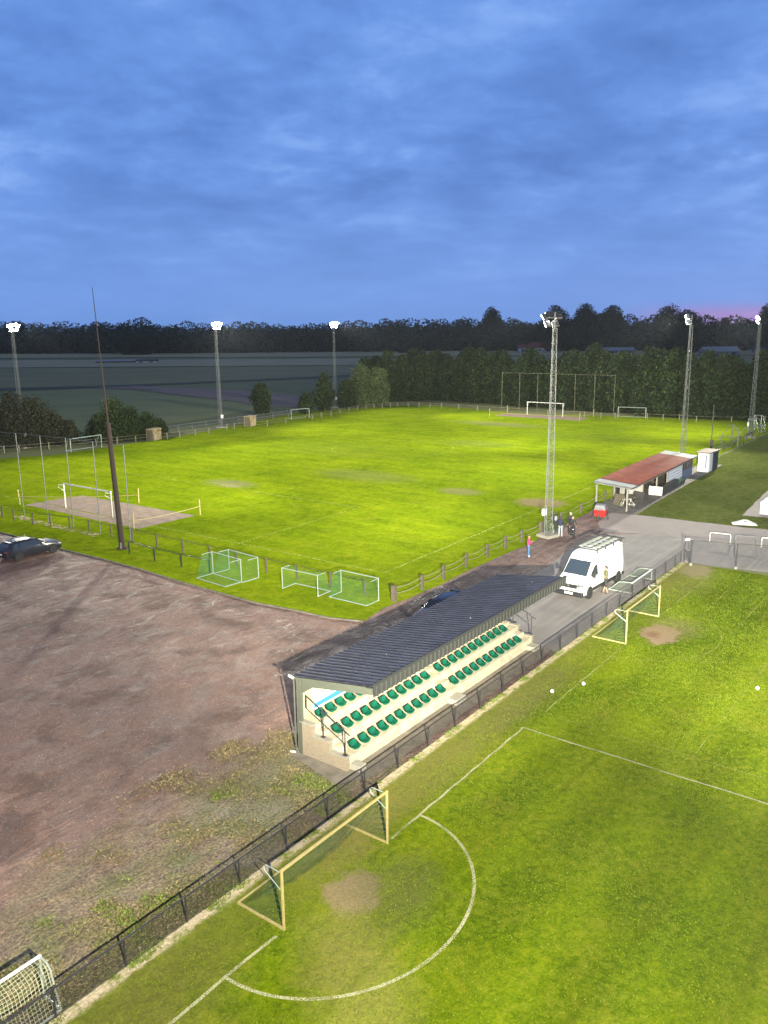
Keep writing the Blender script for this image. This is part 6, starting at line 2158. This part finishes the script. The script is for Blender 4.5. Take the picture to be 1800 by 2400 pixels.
# far buildings
def house(name, label, p, rz, w_, d_, wall_h, roof_h, wall, roof, cat='house'):
    t = thing(name, label, cat, p, rz)
    MB().box((0, 0, wall_h / 2), (w_, d_, wall_h)).build('wall', wall, t)
    e = .4
    MB().add([(-w_ / 2 - e, -d_ / 2 - e, wall_h - .1), (w_ / 2 + e, -d_ / 2 - e, wall_h - .1), (w_ / 2 + e, d_ / 2 + e, wall_h - .1), (-w_ / 2 - e, d_ / 2 + e, wall_h - .1), (-w_ / 2 - e, 0, wall_h + roof_h), (w_ / 2 + e, 0, wall_h + roof_h)],
             [(0, 1, 5, 4), (2, 3, 4, 5), (0, 4, 3), (1, 2, 5), (3, 2, 1, 0)]).build('roof', roof, t)
    k = max(2, int(w_ / 5))
    for i in range(k):
        MB().box((-w_ / 2 + w_ * (i + .5) / k, -d_ / 2 - .03, wall_h * .5), (w_ / k * .4, .06, wall_h * .4)).build('window', M['glass'], t)
    return t


M['tile_red'] = paint('red_tiles', (0.20, 0.05, 0.045), 0.8)
M['tile_grey'] = paint('grey_tiles', (0.20, 0.21, 0.23), 0.8)
M['pale_wall'] = paint('pale_wall', (0.55, 0.53, 0.55), 0.8)
house('farm_building', 'long farm building with dark red roof and pale wall before the wood', G(1262, 824), -0.05, 26, 9, 2.4, 3.4, M['pale_wall'], M['tile_red'], 'farm building')
house('house', 'low grey roofed barn in the field above the tree row', G(1545, 842), 0.5, 10, 8, 1.6, 2.2, M['pale_wall'], M['tile_grey'], 'barn')
house('house', 'long dark roofed building under the trees right of the farm', G(1430, 829), 0.05, 26, 8, 2.0, 1.6, M['wall_blue'], M['tile_grey'], 'barn')
house('house', 'low dark farmhouse left of the furthest right mast', G(1685, 833), 0.05, 18, 8, 2.2, 2.4, M['wall_blue'], M['tile_grey'], 'house')
house('house', 'small pale roofed house right of the furthest right mast', G(1785, 828), 0.4, 10, 8, 2.5, 2.5, M['pale_wall'], M['tile_grey'], 'house')
house('greenhouse', 'low dark polytunnel far out in the field beyond the leaning pole', G(285, 850), 0.05, 24, 7, .9, .8, M['dark_in'], M['tile_grey'], 'polytunnel')
house('greenhouse', 'low dark polytunnel with a white end, right of the other one', G(345, 850), 0.05, 10, 6, .9, .8, M['pale_wall'], M['dark_in'], 'polytunnel')


# haze: even air between the camera and the horizon
hz_o = MB().box((0, 1500, 32), (5200, 4200, 66)).build('haze', bpy.data.materials.new('evening_air'), None)
hm = hz_o.data.materials[0]; hm.use_nodes = True
hn = hm.node_tree; hn.nodes.clear()
pv = hn.nodes.new('ShaderNodeVolumePrincipled')
pv.inputs['Color'].default_value = (0.78, 0.87, 1.0, 1)
pv.inputs['Density'].default_value = 0.00005
pv.inputs['Anisotropy'].default_value = 0.3
ho_ = hn.nodes.new('ShaderNodeOutputMaterial')
hn.links.new(pv.outputs[0], ho_.inputs['Volume'])
tag(hz_o, kind='stuff')
